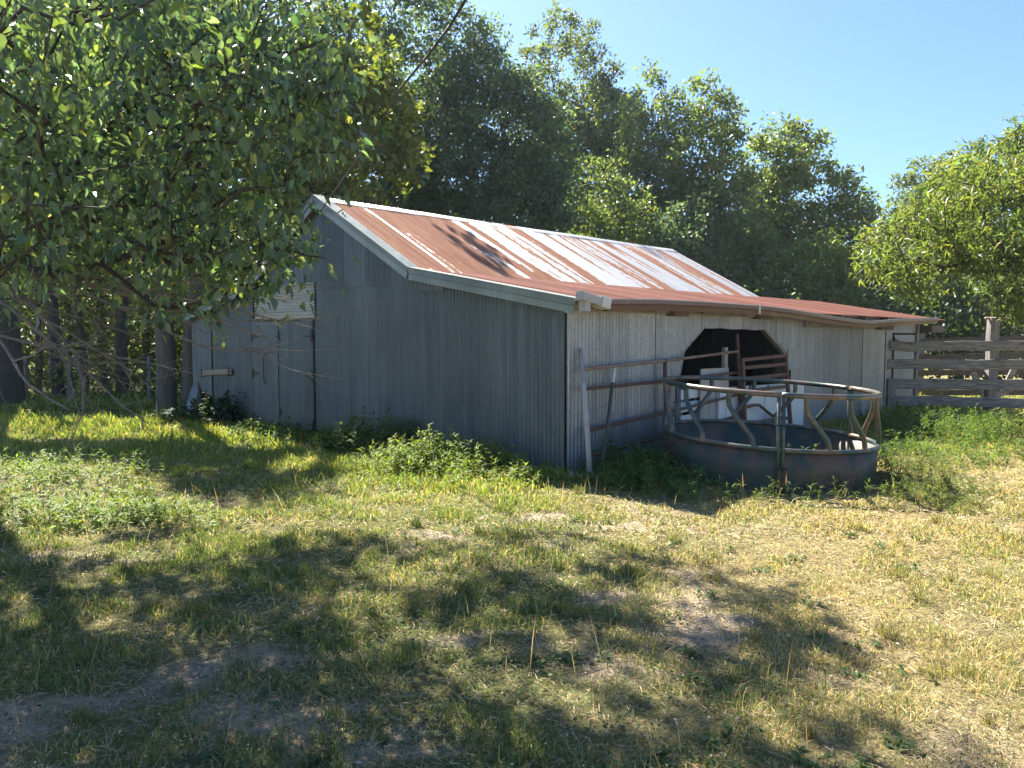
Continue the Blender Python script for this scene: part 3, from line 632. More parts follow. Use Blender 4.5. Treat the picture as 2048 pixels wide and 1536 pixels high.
# ------------------------------------------------------------------ overhead wire, wire fence at the wood's edge, stones
A = toworld(np.array([-.12, 5.1, 3.55])); pts = []
for px, py, dep in ((652, 408, None), (735, 290, 9.6), (800, 178, 7.6), (858, 108, 6.1), (900, 52, 5.3), (936, -8, 4.7), (985, -110, 4.0), (1060, -300, 3.1)):
    pts.append(A if dep is None else at_depth(px, py, dep))
mb = MB(); mb.tube(pts, .011, 6); o = mb.build('overhead_wire', M['wire'], None, True); tag(o, 'dark overhead wire running down to the barn gable peak', 'wire')
t = Thing('wire_fence', 'old wire fence with thin stakes along the shaded edge of the wood', 'fence', (-10.5, 18.6, 0))
fx = [(-14.5, 19.4), (-12.1, 19.1), (-10.9, 18.9), (-8.9, 18.8)]
for i, (a, b_) in enumerate(fx):
    mb = MB(); mb.beam((a, b_, -.1), (a + .03, b_, 1.15), .07, .07, (1, 0, 0)); mb.build('stake', M['postwood'], t)
for zz in (.35, .65, .95):
    mb = MB(); mb.tube([(a, b_ - .04, zz + .02 * math.sin(i * 3 + zz * 9)) for i, (a, b_) in enumerate(fx)], .006, 5); mb.build('wire', M['wire'], t)
sr = np.random.RandomState(2)
for i, (px, py, s_, lb) in enumerate(((1142, 952, .13, 'flat grey stone under the near corner of the barn'), (1172, 957, .09, 'small grey stone beside the foot of the leaning pole'), (1000, 925, .09, 'small pale stone in the weeds at the gable wall'))):
    p = ground(px, py); n = 9; mb = MB(); vs = []; 
    for q, (rr, zz) in enumerate(((.75, -.4), (1, .0), (.85, .45), (.4, .7))):
        for j in range(n): an = j * 2 * math.pi / n; k_ = 1 + sr.uniform(-.18, .18); vs.append((p[0] + s_ * rr * k_ * math.cos(an), p[1] + s_ * .8 * rr * k_ * math.sin(an), p[2] + s_ * .55 * zz * (1 + sr.uniform(-.15, .15))))
    fs = [(r * n + j, r * n + (j + 1) % n, (r + 1) * n + (j + 1) % n, (r + 1) * n + j) for r in range(3) for j in range(n)] + [tuple(3 * n + j for j in range(n))]
    mb.add(vs, fs); tag(mb.build('stone', M['stone'], None, True), lb, 'stone')
# ------------------------------------------------------------------ plants: leaves
def unit(v): return v / (np.linalg.norm(v, axis=-1, keepdims=True) + 1e-9)
def leaves(rng, P, D, L, Wd, Nrm, cols, shape='diamond', fold=0.12, droop=0.0):
    # P bases, D directions, L lengths, Wd widths, Nrm approximate normals
    n = len(P); D = unit(D); S = unit(np.cross(D, Nrm)); Nn = np.cross(S, D); L = L[:, None]; Wd = Wd[:, None]
    if shape == 'diamond':
        V = np.stack([P, P + D * L * .45 + S * Wd / 2 + Nn * L * fold, P + D * L - Nn * L * droop, P + D * L * .45 - S * Wd / 2 + Nn * L * fold], 1); T = np.array([[0, 1, 2], [0, 2, 3]])
    elif shape == 'lance':
        V = np.stack([P, P + D * L * .3 + S * Wd / 2 + Nn * L * (fold + .06), P + D * L * .35 + Nn * L * .05, P + D * L * .3 - S * Wd / 2 + Nn * L * (fold + .06), P + D * L - Nn * L * droop], 1); T = np.array([[0, 1, 2], [0, 2, 3], [2, 1, 4], [2, 4, 3]])
    else:                                                     # ovate leaf with a folded midrib
        f = fold
        V = np.stack([P, P + D * L * .18 + S * Wd * .36 + Nn * L * f * .7, P + D * L * .45 + S * Wd * .5 + Nn * L * (f - droop * .2), P + D * L * .78 + S * Wd * .24 + Nn * L * (f * .5 - droop * .6), P + D * L - Nn * L * droop,
                      P + D * L * .78 - S * Wd * .24 + Nn * L * (f * .5 - droop * .6), P + D * L * .45 - S * Wd * .5 + Nn * L * (f - droop * .2), P + D * L * .18 - S * Wd * .36 + Nn * L * f * .7, P + D * L * .5 - Nn * L * droop * .2], 1)
        T = np.array([[0, 1, 8], [1, 2, 8], [2, 3, 8], [3, 4, 8], [4, 5, 8], [5, 6, 8], [6, 7, 8], [7, 0, 8]])
    k = V.shape[1]; Fc = (np.arange(n)[:, None, None] * k + T[None]).reshape(-1, 3)
    return V.reshape(-1, 3), Fc, np.repeat(cols, k, 0)
def rand_dir(rng, n): return unit(rng.normal(size=(n, 3)))
def jitter_cols(rng, base, n, cl=None, amt=.22, hue=.10):
    base = np.array(base); c = base[None] * (1 + rng.normal(0, amt, (n, 1))) * (1 + rng.normal(0, hue, (n, 3)) * np.array([1.2, .5, .8]))
    return np.clip(c if cl is None else c * cl, .004, .9)
def grow(rng, trunk, targets, alpha=.35, step=.5, up=.1, rtip=.008, rtrunk=.2, expo=.45):
    # nodes attach to the skeleton where the way is shortest; radii follow the load carried
    M_ = 6000; pos = np.zeros((M_, 3)); par = np.full(M_, -1); pl = np.zeros(M_); n = len(trunk)
    pos[:n] = trunk; par[1:n] = np.arange(n - 1); pl[1:n] = np.cumsum(np.linalg.norm(np.diff(trunk, axis=0), axis=1))
    pl[:n] *= .55; mn = 1
    axis = trunk[-1]; order = np.argsort(np.linalg.norm(targets - trunk[len(trunk) // 2], axis=1)); tips = []
    lowest = max(1, n // 3)
    for t_ in targets[order]:
        d = np.linalg.norm(pos[lowest:n] - t_, axis=1); cost = d + alpha * pl[lowest:n] + .8 * np.maximum(0, pos[lowest:n, 2] - t_[2])
        v = int(np.argmin(cost)) + lowest; dist = d[v - lowest]; k = max(1, int(dist / step))
        if n + k + 1 >= M_: break
        mid = (pos[v] + t_) / 2 + np.array([0, 0, up * dist]) + rng.normal(0, .07 * dist, 3); prev = v
        for i in range(1, k + 1):
            f = i / k; q = (1 - f) ** 2 * pos[v] + 2 * f * (1 - f) * mid + f * f * t_
            if i < k: q = q + rng.normal(0, .03 * step, 3)
            pos[n] = q; par[n] = prev; pl[n] = pl[prev] + np.linalg.norm(q - pos[prev]); prev = n; n += 1
        tips.append(prev)
    wgt = np.zeros(n); wgt[tips] += 1
    for i in range(n - 1, 0, -1): wgt[par[i]] += max(wgt[i], .05)
    rad = rtip * np.maximum(wgt, .5) ** expo; nt_ = len(trunk)
    sc_ = rtrunk / max(rad[0], 1e-6)
    big = np.linspace(1, .35, nt_) * rtrunk; rad[:nt_] = np.maximum(big * .9, 0.02)
    child = {}
    for i in range(1, n): child.setdefault(par[i], []).append(i)
    V = []; Fq = []; off = 0; stack = [(0, -1)]
    while stack:
        s_, p_ = stack.pop(); ch = [s_] if p_ < 0 else [p_, s_]; cur = s_
        while cur in child:
            kids = sorted(child[cur], key=lambda i: (i < nt_, wgt[i]), reverse=True)
            for k_ in kids[1:]: stack.append((k_, cur))
            ch.append(kids[0]); cur = kids[0]
        if len(ch) < 2: continue
        r = rad[ch].copy()
        if p_ >= 0: r[0] = min(r[0], r[1] * 1.25)
        v, f = tube_arr(pos[ch], r, 8 if r.max() > .06 else (5 if r.max() > .02 else 3)); V.append(v); Fq.append(f + off); off += len(v)
    return np.concatenate(V), np.concatenate(Fq), pos[tips], pos[:n], rad
def crown_targets(rng, c, R_, n, lobes=7, depth=2.4, zmin=None, keep=None):
    ld = rand_dir(rng, lobes); la = rng.uniform(.08, .32, lobes)
    out = []
    while len(out) < n:
        d = rand_dir(rng, n); k = .74 + ((np.maximum(0, d @ ld.T) ** 3) * la).sum(1); k = np.minimum(k, 1.12); r = rng.rand(n) ** (1 / depth) * k
        P = np.array(c) + d * r[:, None] * np.array(R_)
        if zmin is not None: P = P[P[:, 2] > zmin]
        if keep is not None: P = P[keep(P)]
        out += list(P)
    return np.array(out[:n])
def inpoly(px, py, poly):
    r = np.zeros(px.shape, bool); j = len(poly) - 1
    for i in range(len(poly)):
        xi, yi = poly[i]; xj, yj = poly[j]
        r ^= ((yi > py) != (yj > py)) & (px < (xj - xi) * (py - yi) / (yj - yi + 1e-9) + xi); j = i
    return r
SUNNY = [np.array([ground(*q)[:2] for q in pl]) for pl in (
    [(-200, 826), (330, 834), (480, 852), (640, 880), (560, 905), (420, 885), (250, 878), (-200, 884)],
    [(-200, 925), (250, 925), (430, 1010), (330, 1060), (-200, 1065)],
    [(690, 885), (1000, 872), (1160, 950), (1420, 1030), (1300, 1075), (1050, 1065), (760, 1045), (660, 965)], [(560, 915), (640, 905), (640, 940), (540, 945)],
    [(80, 1230), (180, 1220), (190, 1270), (90, 1280)], [(1080, 1350), (1200, 1370), (1190, 1430), (1090, 1400)])]
def shades(P):                                                # whether a leaf clump at P would shade one of the open sunny spots
    k = P[:, 2] / SDIR[2]; gx_ = P[:, 0] - SDIR[0] * k; gy_ = P[:, 1] - SDIR[1] * k; r = np.zeros(len(P), bool)
    for pl in SUNNY: r |= inpoly(gx_, gy_, pl)
    return r
def make_tree(name, label, base, targets, trunk_top, rt, barkm, nleaf, lsize, colr, spread, seed, group=None, shape='diamond', ratio=.55, leafm=None, lean=(0, 0), upb=.35, trunk_lo=None, alpha=.35, cat='tree', extra_trunk=None, droop=.0):
    rng = np.random.RandomState(seed); base = np.array(base, float); t = Thing(name, label, cat, base, group=group)
    sh_ = shades(targets); targets = targets[~sh_ | (rng.rand(len(targets)) < .1)]
    nn = 9; f = np.linspace(0, 1, nn)[:, None]; top = np.array([base[0] + lean[0], base[1] + lean[1], trunk_top])
    tr = base + (top - base) * f + np.concatenate([rng.normal(0, .05, (nn, 2)) * f * trunk_top * .25, np.zeros((nn, 1))], 1)
    tr[0, 2] -= .15
    V, Fq, tips, _, _ = grow(rng, tr, targets, rtrunk=rt, alpha=alpha)
    if extra_trunk is not None:
        v2, f2 = tube_arr(*extra_trunk, 8); Fq = np.concatenate([Fq, f2 + len(V)]); V = np.concatenate([V, v2])
    # root flare
    o = link('trunk', fast_mesh('trunk', V - base, Fq, barkm, None, True), t.e)
    per = max(4, nleaf // len(tips)); idx = np.repeat(np.arange(len(tips)), per); n = len(idx)
    cj = 1 + rng.normal(0, .16, len(tips))
    q = rng.normal(size=(n, 3)); q = unit(q) * (rng.rand(n, 1) ** .5) * np.array([1, 1, .75]) * spread * rng.uniform(.6, 1.25, len(tips))[idx][:, None]
    q = q[:]; P = tips[idx] + q; lk = ~shades(P) | (rng.rand(n) < .12); idx = idx[lk]; q = q[lk]; P = P[lk]; n = len(P); D = unit(q * .5 + rand_dir(rng, n) + np.array([0, 0, -droop]) * 1.0); Nm = unit(rand_dir(rng, n) + np.array([0, 0, upb * 2]))
    Ls = lsize * rng.uniform(.6, 1.35, n)
    v, fc_, cc = leaves(rng, P, D, Ls, Ls * ratio * rng.uniform(.8, 1.2, n), Nm, jitter_cols(rng, colr, n, cj[idx][:, None]), shape, .1, .08)
    link('crown', fast_mesh('crown', v - base, fc_, leafm or M['leaf'], cc), t.e)
    return t
GRN = {'dark': (.092, .145, .092), 'mid': (.135, .185, .08), 'light': (.14, .19, .07), 'oak': (.12, .155, .045), 'pale': (.115, .155, .075)}
trees = [  # px of crown centre, px of top, half width px, depth, crown foot z, colour, leaves, label
    (850, -90, 140, 30, 3.0, 'dark', 15000, 'tall dark tree behind the near third of the barn ridge'), (720, -160, 150, 29, 4.0, 'dark', 13000, 'very tall dark tree rising behind the yellow green oak'), (965, 42, 118, 28.5, 2.5, 'dark', 15000, 'dense dark tree behind the middle of the barn ridge'), (1075, 150, 105, 26.5, 2.2, 'dark', 12000, 'lower dark tree standing before the tallest airy tree'),
    (1120, 35, 125, 37, 5.0, 'pale', 14000, 'tallest pale airy tree, sky showing through its crown, behind the ridge'), (1215, 120, 85, 35, 4.0, 'pale', 10000, 'smaller pale airy tree beside the tallest airy one'),
    (1300, 148, 88, 32, 1.8, 'mid', 12000, 'mid green tree behind the far end of the barn ridge'), (1425, 182, 92, 30.5, 1.6, 'mid', 13000, 'broad mid green tree behind the sloping far verge of the main roof'), (1565, 215, 82, 32, 1.8, 'mid', 13000, 'rounded mid green tree behind the middle of the red lean-to'), (1680, 375, 72, 31, 1.5, 'mid', 9000, 'shorter mid green tree at the gap of sky beyond the lean-to'),
    (1210, 330, 95, 28, 1.5, 'mid', 8000, 'short leafy tree half hidden by the ridge among dark trees'), (1500, 385, 95, 28, 1.0, 'mid', 8000, 'low mid green tree just above the foot of the main roof verge'), (1345, 400, 90, 27.5, 1.0, 'dark', 8000, 'low dark tree close behind the far ridge end'),
    (1640, 470, 85, 27, .6, 'light', 6000, 'light green young tree above the far half of the lean-to'), (1775, 530, 80, 29, .6, 'light', 6000, 'light green young tree above the far eave corner of the lean-to'), (1930, 520, 100, 27, .5, 'mid', 6000, 'bushy mid green young tree behind the tall corral post'), (2080, 470, 110, 26, .5, 'light', 6000, 'light green bushy tree under the long leaved tree behind the fence'),
    (1880, 335, 95, 38, 3.0, 'pale', 19000, 'rounded pale green tree standing beyond the corral fence'),
]
for i, (px, py, hw, dp, zf, cn, nl, lb) in enumerate(trees):
    rg = np.random.RandomState(100 + i); top = at_depth(px, py, dp); rx = hw / F * dp * 1.05; zt = top[2]; cz = (zt + zf) / 2
    T_ = crown_targets(rg, (top[0], dp, cz), (rx * 1.04, rx * .9, (zt - zf) / 2 * 1.1), int(np.clip(nl / 55, 120, 280)), lobes=9)
    lb2 = lb
    make_tree('background_tree', lb2, (top[0] + rg.uniform(-.4, .4), dp, 0), T_, zf + (zt - zf) * .6, .13 + .012 * zt, M['bark'], int(nl * 1.35), .19 if dp > 29 else .165, GRN[cn], .62, 200 + i,
              group='trees of the wood behind the barn')
# oak with yellow green leaves behind the gable peak
rg = np.random.RandomState(41)
T_ = crown_targets(rg, (-4.3, 18.4, 7.1), (2.7, 2.4, 3.4), 190, lobes=10)
def onroof(P): k = (P[:, 2] - 3.2) / SDIR[2]; L_ = tobarn(np.stack([P[:, 0] - SDIR[0] * k, P[:, 1] - SDIR[1] * k, 0 * k], -1)); return (L_[:, 0] > -.5) & (L_[:, 0] < 9.5) & (L_[:, 1] > 2.2) & (L_[:, 1] < 5.3)
T_ = T_[~onroof(T_) | (rg.rand(len(T_)) < .12)]
make_tree('oak_tree', 'yellow green oak with open crown behind the gable peak', (-5.3, 19.3, 0), T_, 8.5, .2, M['bark'], 10500, .19, GRN['oak'], .5, 42, ratio=.7)
# twin trunk tree at the barn's left corner
rg = np.random.RandomState(43); b0 = ground(333, 822); b1 = ground(384, 822)
T_ = crown_targets(rg, (-8.0, 17.3, 8.2), (2.9, 2.8, 3.4), 170, lobes=8)
ex = (np.array([b1 + (0, .05, -.1), b1 + (-.02, .05, .5), b1 + (.0, .05, 1.5), b1 + (.1, .1, 3.2), b1 + (.5, .2, 6.5)]), np.array([.30, .225, .19, .17, .07]))
make_tree('twin_trunk_tree', 'grey tree with two stout trunks at the left corner of the barn', b0, T_, 9.5, .26, M['bark_pale'], 12000, .19, GRN['mid'], .65, 44, extra_trunk=ex)
# woods on the left: trunks one can count
lw = [(18, 18.3, .36, 'thick dark tree at the lawn edge of the wood', (1.6, 2.0)), (116, 20.6, .19, None, 0), (168, 22.5, .13, None, 0), (242, 21.2, .20, None, 0), (292, 24, .13, None, 0), (72, 23, .12, None, 0), (-70, 20.5, .22, None, 0), (205, 26, .15, None, 0), (340, 26, .16, None, 0), (430, 24.5, .18, None, 0), (545, 25, .18, None, 0), (620, 27, .18, None, 0), (-190, 21, .2, None, 0), (140, 27, .14, None, 0)]
for i, (px, dp, rt, lb, _) in enumerate(lw):
    rg = np.random.RandomState(300 + i); b = at_depth(px, 700, dp); b[2] = 0; H = rg.uniform(12.5, 15); rx = rg.uniform(2.2, 2.9)
    T_ = crown_targets(rg, (b[0] + rg.uniform(-.5, .5), dp + .4, (H + 4.6) / 2), (rx, rx, (H - 4.6) / 2), 110)
    make_tree('wood_tree', lb or 'slim dark trunk standing in the wood left of the barn', b, T_, H * .8, rt, M['bark'], 5500, .23, GRN['mid'] if i % 3 else GRN['dark'], .75, 320 + i, group=None if lb else 'slim trees of the wood left of the barn', lean=(rg.uniform(-.6, .6), 0))
# long leaved tree reaching in from the right
rg = np.random.RandomState(61)
polyR = np.array([(1690, 505), (1740, 470), (1800, 430), (1850, 380), (1905, 335), (1950, 290), (2010, 265), (2045, 240), (2600, 100), (2600, 700), (2048, 660), (2000, 620), (1980, 560), (1930, 520), (1880, 545), (1850, 600), (1820, 590), (1800, 555), (1760, 550), (1700, 540)])
def keepR(P): u_, v_, zc = project(P); return inpoly(u_, v_, polyR)
c = at_depth(2040, 430, 13.5)
T_ = crown_targets(rg, (c[0] + .3, 13.5, 4.1), (4.6, 2.4, 3.0), 420, keep=lambda P: keepR(P) & (project(P)[0] < 2200), depth=2.6)
make_tree('long_leaved_tree', 'bright yellow green tree with long narrow leaves reaching over the corral fence', (11.2, 13.8, 0), T_, 4.2, .2, M['bark'], 21000, .155, (.125, .17, .055), .36, 62, shape='lance', ratio=.24, droop=.5, alpha=.2)
# a far mass of wood that closes the view, and the lit undergrowth at its foot
def mass(name, label, boxes, seed, size, base, cat='woods'):
    rng = np.random.RandomState(seed); VV, FF, CC = [], [], []; off = 0
    for (x0, x1, y0, y1, z0, z1, ncl, per) in boxes:
        cx = np.stack([rng.uniform(x0, x1, ncl), rng.uniform(y0, y1, ncl), z0 + (z1 - z0) * rng.rand(ncl) ** .9], -1)
        hz = .72 + .5 * fbm(cx[:, 0] * .25 + seed, cx[:, 1] * .1 + 3); cx[:, 2] = z0 + (cx[:, 2] - z0) * hz
        idx = np.repeat(np.arange(ncl), per); n = len(idx); P = cx[idx] + rng.normal(size=(n, 3)) * np.array([.55, .5, .4]); P[:, 2] = np.maximum(P[:, 2], .03)
        Ls = size * rng.uniform(.6, 1.4, n); v, f, c_ = leaves(rng, P, rand_dir(rng, n), Ls, Ls * .6, unit(rand_dir(rng, n) + (0, 0, .8)), jitter_cols(rng, base, n, (1 + rng.normal(0, .2, ncl))[idx][:, None]))
        VV.append(v); FF.append(f + off); CC.append(c_); off += len(v)
    return tag(link(name, fast_mesh(name, np.concatenate(VV), np.concatenate(FF), M['leaf'], np.concatenate(CC))), label, cat, kind='stuff')
mass('far_woods', 'far green mass of woods closing the view behind everything', [(-45, 45, 42, 52, 0, 8.2, 1400, 36), (-34, -2, 31, 37, 0, 8, 1100, 34)], 71, .34, (.06, .09, .03))
mass('undergrowth', 'sunlit leafy undergrowth between the trunks of the left wood', [(-19, -4.5, 22.5, 29, 0, 5.5, 950, 36), (-19, -7.5, 19.3, 22, 0, .7, 170, 20)], 72, .13, (.085, .115, .03), 'undergrowth')
mass('brush', 'low green brush along the foot of the trees behind the barn', [(3, 22, 24.5, 27.5, 0, 3.2, 420, 34)], 73, .15, (.055, .09, .028), 'brush')

# ------------------------------------------------------------------ the pear tree reaching in from the left
rg = np.random.RandomState(81)
polyP = np.array([(-900, -900), (560, -900), (560, 0), (640, 30), (690, 60), (712, 130), (695, 200), (650, 225), (690, 270), (665, 330), (600, 355), (600, 410), (640, 470), (630, 515), (570, 550), (525, 600), (420, 635), (300, 640), (150, 650), (60, 650), (-900, 650)])
def keepP(P):
    u_, v_, zc = project(P); inf = (u_ > -120) & (u_ < 2080) & (v_ > -120) & (v_ < 1570) & (zc > 0)
    return np.where(inf, inpoly(u_, v_, polyP), True) & (zc > 2.7) & ((P[:, 2] > 2.0) | (u_ < 0)) & (P[:, 2] > 1.4)
Tv = crown_targets(rg, (-2.9, 4.7, 3.05), (2.6, 2.0, 1.9), 760, keep=lambda P: keepP(P) & (project(P)[0] > -60) & (project(P)[1] > -60), depth=3)
Ta = crown_targets(rg, (-4.6, 6.2, 4.6), (3.6, 3.2, 3.2), 240, keep=lambda P: keepP(P) & ~shades(P) & ((P[:, 2] < 4.6) | (P[:, 0] < -4.2)))
Ts = []
for (xa_, ya_), (xb_, yb_), dp_ in (((540, 270), (706, 118), 4.3), ((540, 330), (690, 285), 4.5), ((500, 480), (650, 505), 4.4), ((520, 130), (690, 60), 4.2), ((440, 560), (560, 590), 4.6), ((560, 200), (700, 190), 4.6), ((300, 600), (430, 620), 4.6)):
    for q_ in np.linspace(.1, 1, 10): Ts.append(at_depth(xa_ + (xb_ - xa_) * q_ + rg.normal(0, 7), ya_ + (yb_ - ya_) * q_ + rg.normal(0, 7), dp_ + rg.normal(0, .06)))
Ts = np.array(Ts)
pb = np.array([-5.6, 6.0, 0])
t = Thing('pear_tree', 'broad pear tree with glossy drooping leaves reaching in over the lawn', 'tree', pb)
tr = pb + np.array([(0, 0, -.15), (.02, 0, .5), (.05, .0, 1.0), (.1, .05, 1.7), (.25, .1, 2.4), (.45, .2, 3.2), (.7, .3, 4.2), (1.0, .5, 5.2), (1.4, .8, 6.2)])
V, Fq, tips, nodes, rad = grow(rg, tr, np.concatenate([Tv, Ta, Ts]), rtrunk=.17, alpha=.28, step=.28, rtip=.0042, expo=.42)
link('trunk', fast_mesh('trunk', V - pb, Fq, M['bark'], None, True), t.e)
per = 16; idx = np.repeat(np.arange(len(tips)), per); n = len(idx); q = rg.normal(size=(n, 3)) * np.array([.13, .13, .10])
P = tips[idx] + q
out_ = unit(q * 3 + rand_dir(rg, n) * .5); D = unit(out_ * .7 + np.array([0, 0, -.7]) + rand_dir(rg, n) * .6)
Ls = rg.uniform(.045, .092, n); Nm = unit(out_ + np.array([0, 0, .8]) + rand_dir(rg, n) * .9)
u_, v_, zc = project(P); inf = (u_ > -20) & (u_ < 2068) & (v_ > -20) & (v_ < 1556) & (zc > 0)
ok = np.where(inf, inpoly(u_, v_, polyP) | (rg.rand(n) < .25), True) & (zc > 2.3); P, D, Ls, Nm, inf, zc = P[ok], D[ok], Ls[ok], Nm[ok], inf[ok], zc[ok]; n = len(P)
size = np.where(inf, Ls / zc, 0); hero = np.argsort(-size)[:300]; rest = np.setdiff1d(np.arange(n), hero)
pc = jitter_cols(rg, (.105, .155, .10), n, None, .3, .1); yel = rg.rand(n) < .06; pc[yel] = pc[yel] * np.array([2.6, 2.1, 1.0])
v, f, c_ = leaves(rg, P[rest], D[rest], Ls[rest], Ls[rest] * rg.uniform(.38, .58, len(rest)), Nm[rest], pc[rest], 'ovate', .12, .16)
tag(link('foliage', fast_mesh('foliage', v - pb, f, M['pearleaf'], c_), t.e), kind='stuff')
hm = []
for i in range(6):
    v, f, _ = leaves(rg, np.zeros((1, 3)), np.array([[1., 0, 0]]), np.array([1.]), np.array([.38 + .04 * i]), np.array([[0, 0, 1.]]), np.ones((1, 3)), 'ovate', .12 + .05 * (i % 3), .08 + .06 * i)
    hm.append(fast_mesh('leaf', v, f, M['heroleaf'], None, True))
for i, h in enumerate(hero):
    d = unit(D[h]); s_ = unit(np.cross(d, Nm[h])); nn = np.cross(s_, d); Mx = Matrix(((d[0], -s_[0], nn[0], 0), (d[1], -s_[1], nn[1], 0), (d[2], -s_[2], nn[2], 0), (0, 0, 0, 1)))
    o = link('leaf', hm[i % 6], t.e); o.matrix_local = Matrix.Translation(P[h] - pb) @ Mx @ Matrix.Scale(float(Ls[h]), 4)
# tall shade tree standing outside the frame, its lowest leaves above the pear
rs = np.random.RandomState(85); polyS = np.array([(-900, -900), (700, -900), (650, 40), (560, 70), (330, 80), (-900, 60)])
def keepS(P):
    u2, v2, z2 = project(P); i2 = (u2 > -150) & (u2 < 2150) & (v2 > -90) & (z2 > 0); return np.where(i2, inpoly(u2, v2, polyS), True)
def onpear(P): k = (P[:, 2] - 3.0) / SDIR[2]; return np.hypot(P[:, 0] - SDIR[0] * k + 2.6, P[:, 1] - SDIR[1] * k - 4.6) < 2.0
T_ = crown_targets(rs, (-4.3, 9.4, 8.0), (3.7, 2.8, 2.6), 200, lobes=9, keep=keepS)
def farright(P): k = P[:, 2] / SDIR[2]; return P[:, 0] - SDIR[0] * k > 1.8
T_ = T_[~farright(T_)]
T_ = T_[~onpear(T_) | (rs.rand(len(T_)) < .4)]
make_tree('shade_tree', 'tall tree with dark crown overhanging the lawn above the pear leaves', (-7.4, 9.8, 0), T_, 8.5, .24, M['bark'], 6200, .165, GRN['dark'], .44, 86, lean=(1.8, 0))
# bare dead lower limbs hanging out of the pear
mb = MB(); tw = np.random.RandomState(83)
def limb(pts, r0, lvl=0):
    P = np.array(pts); s_ = np.linspace(0, len(P) - 1, 14); i0 = np.clip(s_.astype(int), 0, len(P) - 2); f_ = (s_ - i0)[:, None]; P = P[i0] * (1 - f_) + P[i0 + 1] * f_
    P[1:] += np.cumsum(tw.normal(0, .005 / (lvl + 1), (13, 3)), 0); mb.tube(P, np.linspace(r0, r0 * .3, 14), 5)
    if lvl < 2:
        for k_ in range(6 - lvl * 2):
            i = tw.randint(3, 13); d = unit(P[i] - P[i - 2]); sd = unit(d + tw.normal(0, .34, 3)); ln_ = tw.uniform(.25, .8) * (1 if lvl == 0 else .55)
            limb([P[i], P[i] + sd * ln_ * .5, P[i] + sd * ln_ + tw.normal(0, .05, 3) + (0, 0, .02)], r0 * .45, lvl + 1)
for pp in ([(-260, 430, 5.6), (0, 520, 5.3), (200, 600, 5.2), (400, 690, 5.2), (545, 705, 5.2)], [(-260, 450, 5.6), (100, 560, 5.4), (330, 590, 5.6), (560, 640, 5.8), (690, 672, 5.9)], [(-260, 500, 5.6), (0, 600, 5.0), (110, 690, 4.8), (200, 765, 4.7)],
           [(-260, 480, 5.6), (60, 590, 5.2), (150, 690, 5.0), (180, 755, 5.0)], [(-260, 440, 5.6), (150, 550, 5.6), (320, 560, 5.9), (520, 575, 6.1)], [(-260, 520, 5.4), (-20, 640, 4.6), (60, 760, 4.4), (150, 815, 4.3)], [(-260, 470, 5.6), (200, 580, 5.8), (420, 640, 6.0), (570, 690, 6.2)], [(-260, 520, 5.4), (0, 575, 5.0), (80, 640, 4.8), (240, 730, 4.8)]):
    limb([at_depth(*p) for p in pp], .015)
mb.v = [v - pb for v in mb.v]; o = mb.build('dead_branches', M['twig'], t.e, True, 'bare grey dead twigs hanging below the leaves')

# ------------------------------------------------------------------ weeds
def weeds(name, label, spots, seed, base, lsz, ratio, cat='weeds', group=None):
    rng = np.random.RandomState(seed); VV, FF, CC = [], [], []; off = 0; SV = MB()
    for (px, py, rad_, cnt, h) in spots:
        c = ground(px, py) if not isinstance(px, float) else np.array([px, py, 0.])
        r_ = np.sqrt(rng.rand(cnt)) * rad_; an = rng.rand(cnt) * 6.283; bx = c[0] + r_ * np.cos(an) * 1.25; by = c[1] + r_ * np.sin(an) * .9
        L_ = tobarn(np.stack([bx, by, 0 * bx], -1)); okk = ~((L_[:, 0] > -.06) & (L_[:, 1] > -.06)); bx, by, r_ = bx[okk], by[okk], r_[okk]; cnt = len(bx)
        hh = h * rng.uniform(.55, 1.15, cnt) * (1 - .45 * (r_ / rad_) ** 2); ln_ = rng.normal(0, .16, (cnt, 2)); z0 = hgt(bx, by)
        nl = np.clip((hh / lsz * 5.5).astype(int), 6, 34); idx = np.repeat(np.arange(cnt), nl); n = len(idx)
        tt = rng.rand(n) ** .75; tt = .12 + .88 * tt
        P = np.stack([bx[idx] + ln_[idx, 0] * hh[idx] * tt ** 1.5, by[idx] + ln_[idx, 1] * hh[idx] * tt ** 1.5, z0[idx] + hh[idx] * tt], -1)
        a2 = rng.rand(n) * 6.283; el = rng.uniform(-.25, .75, n) * (.5 + tt); D = np.stack([np.cos(a2) * np.cos(el), np.sin(a2) * np.cos(el), np.sin(el)], -1)
        Ls = lsz * rng.uniform(.55, 1.3, n) * (1.15 - .5 * tt); Nm = unit(np.stack([0 * tt, 0 * tt, 1 + 0 * tt], -1) + rand_dir(rng, n) * .35)
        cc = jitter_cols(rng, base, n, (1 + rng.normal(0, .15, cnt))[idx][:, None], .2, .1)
        v, f, c_ = leaves(rng, P, D, Ls, Ls * ratio, Nm, cc, 'lance', .03, .22); VV.append(v); FF.append(f + off); CC.append(c_); off += len(v)
        stv = np.zeros((cnt, 3, 3)); b0_ = np.stack([bx, by, z0 - .02], -1); tp = np.stack([bx + ln_[:, 0] * hh, by + ln_[:, 1] * hh, z0 + hh], -1)
        stv[:, 0] = b0_ - (.003, 0, 0); stv[:, 1] = b0_ + (.003, 0, 0); stv[:, 2] = tp; VV.append(stv.reshape(-1, 3)); FF.append(np.arange(cnt * 3).reshape(-1, 3) + off); CC.append(np.repeat(np.array([[.1, .13, .05]]), cnt * 3, 0)); off += cnt * 3
    return tag(link(name, fast_mesh(name, np.concatenate(VV), np.concatenate(FF), M['weed'], np.concatenate(CC))), label, cat, group, 'stuff')
BR = (.16, .215, .042); DK = (.045, .085, .028)
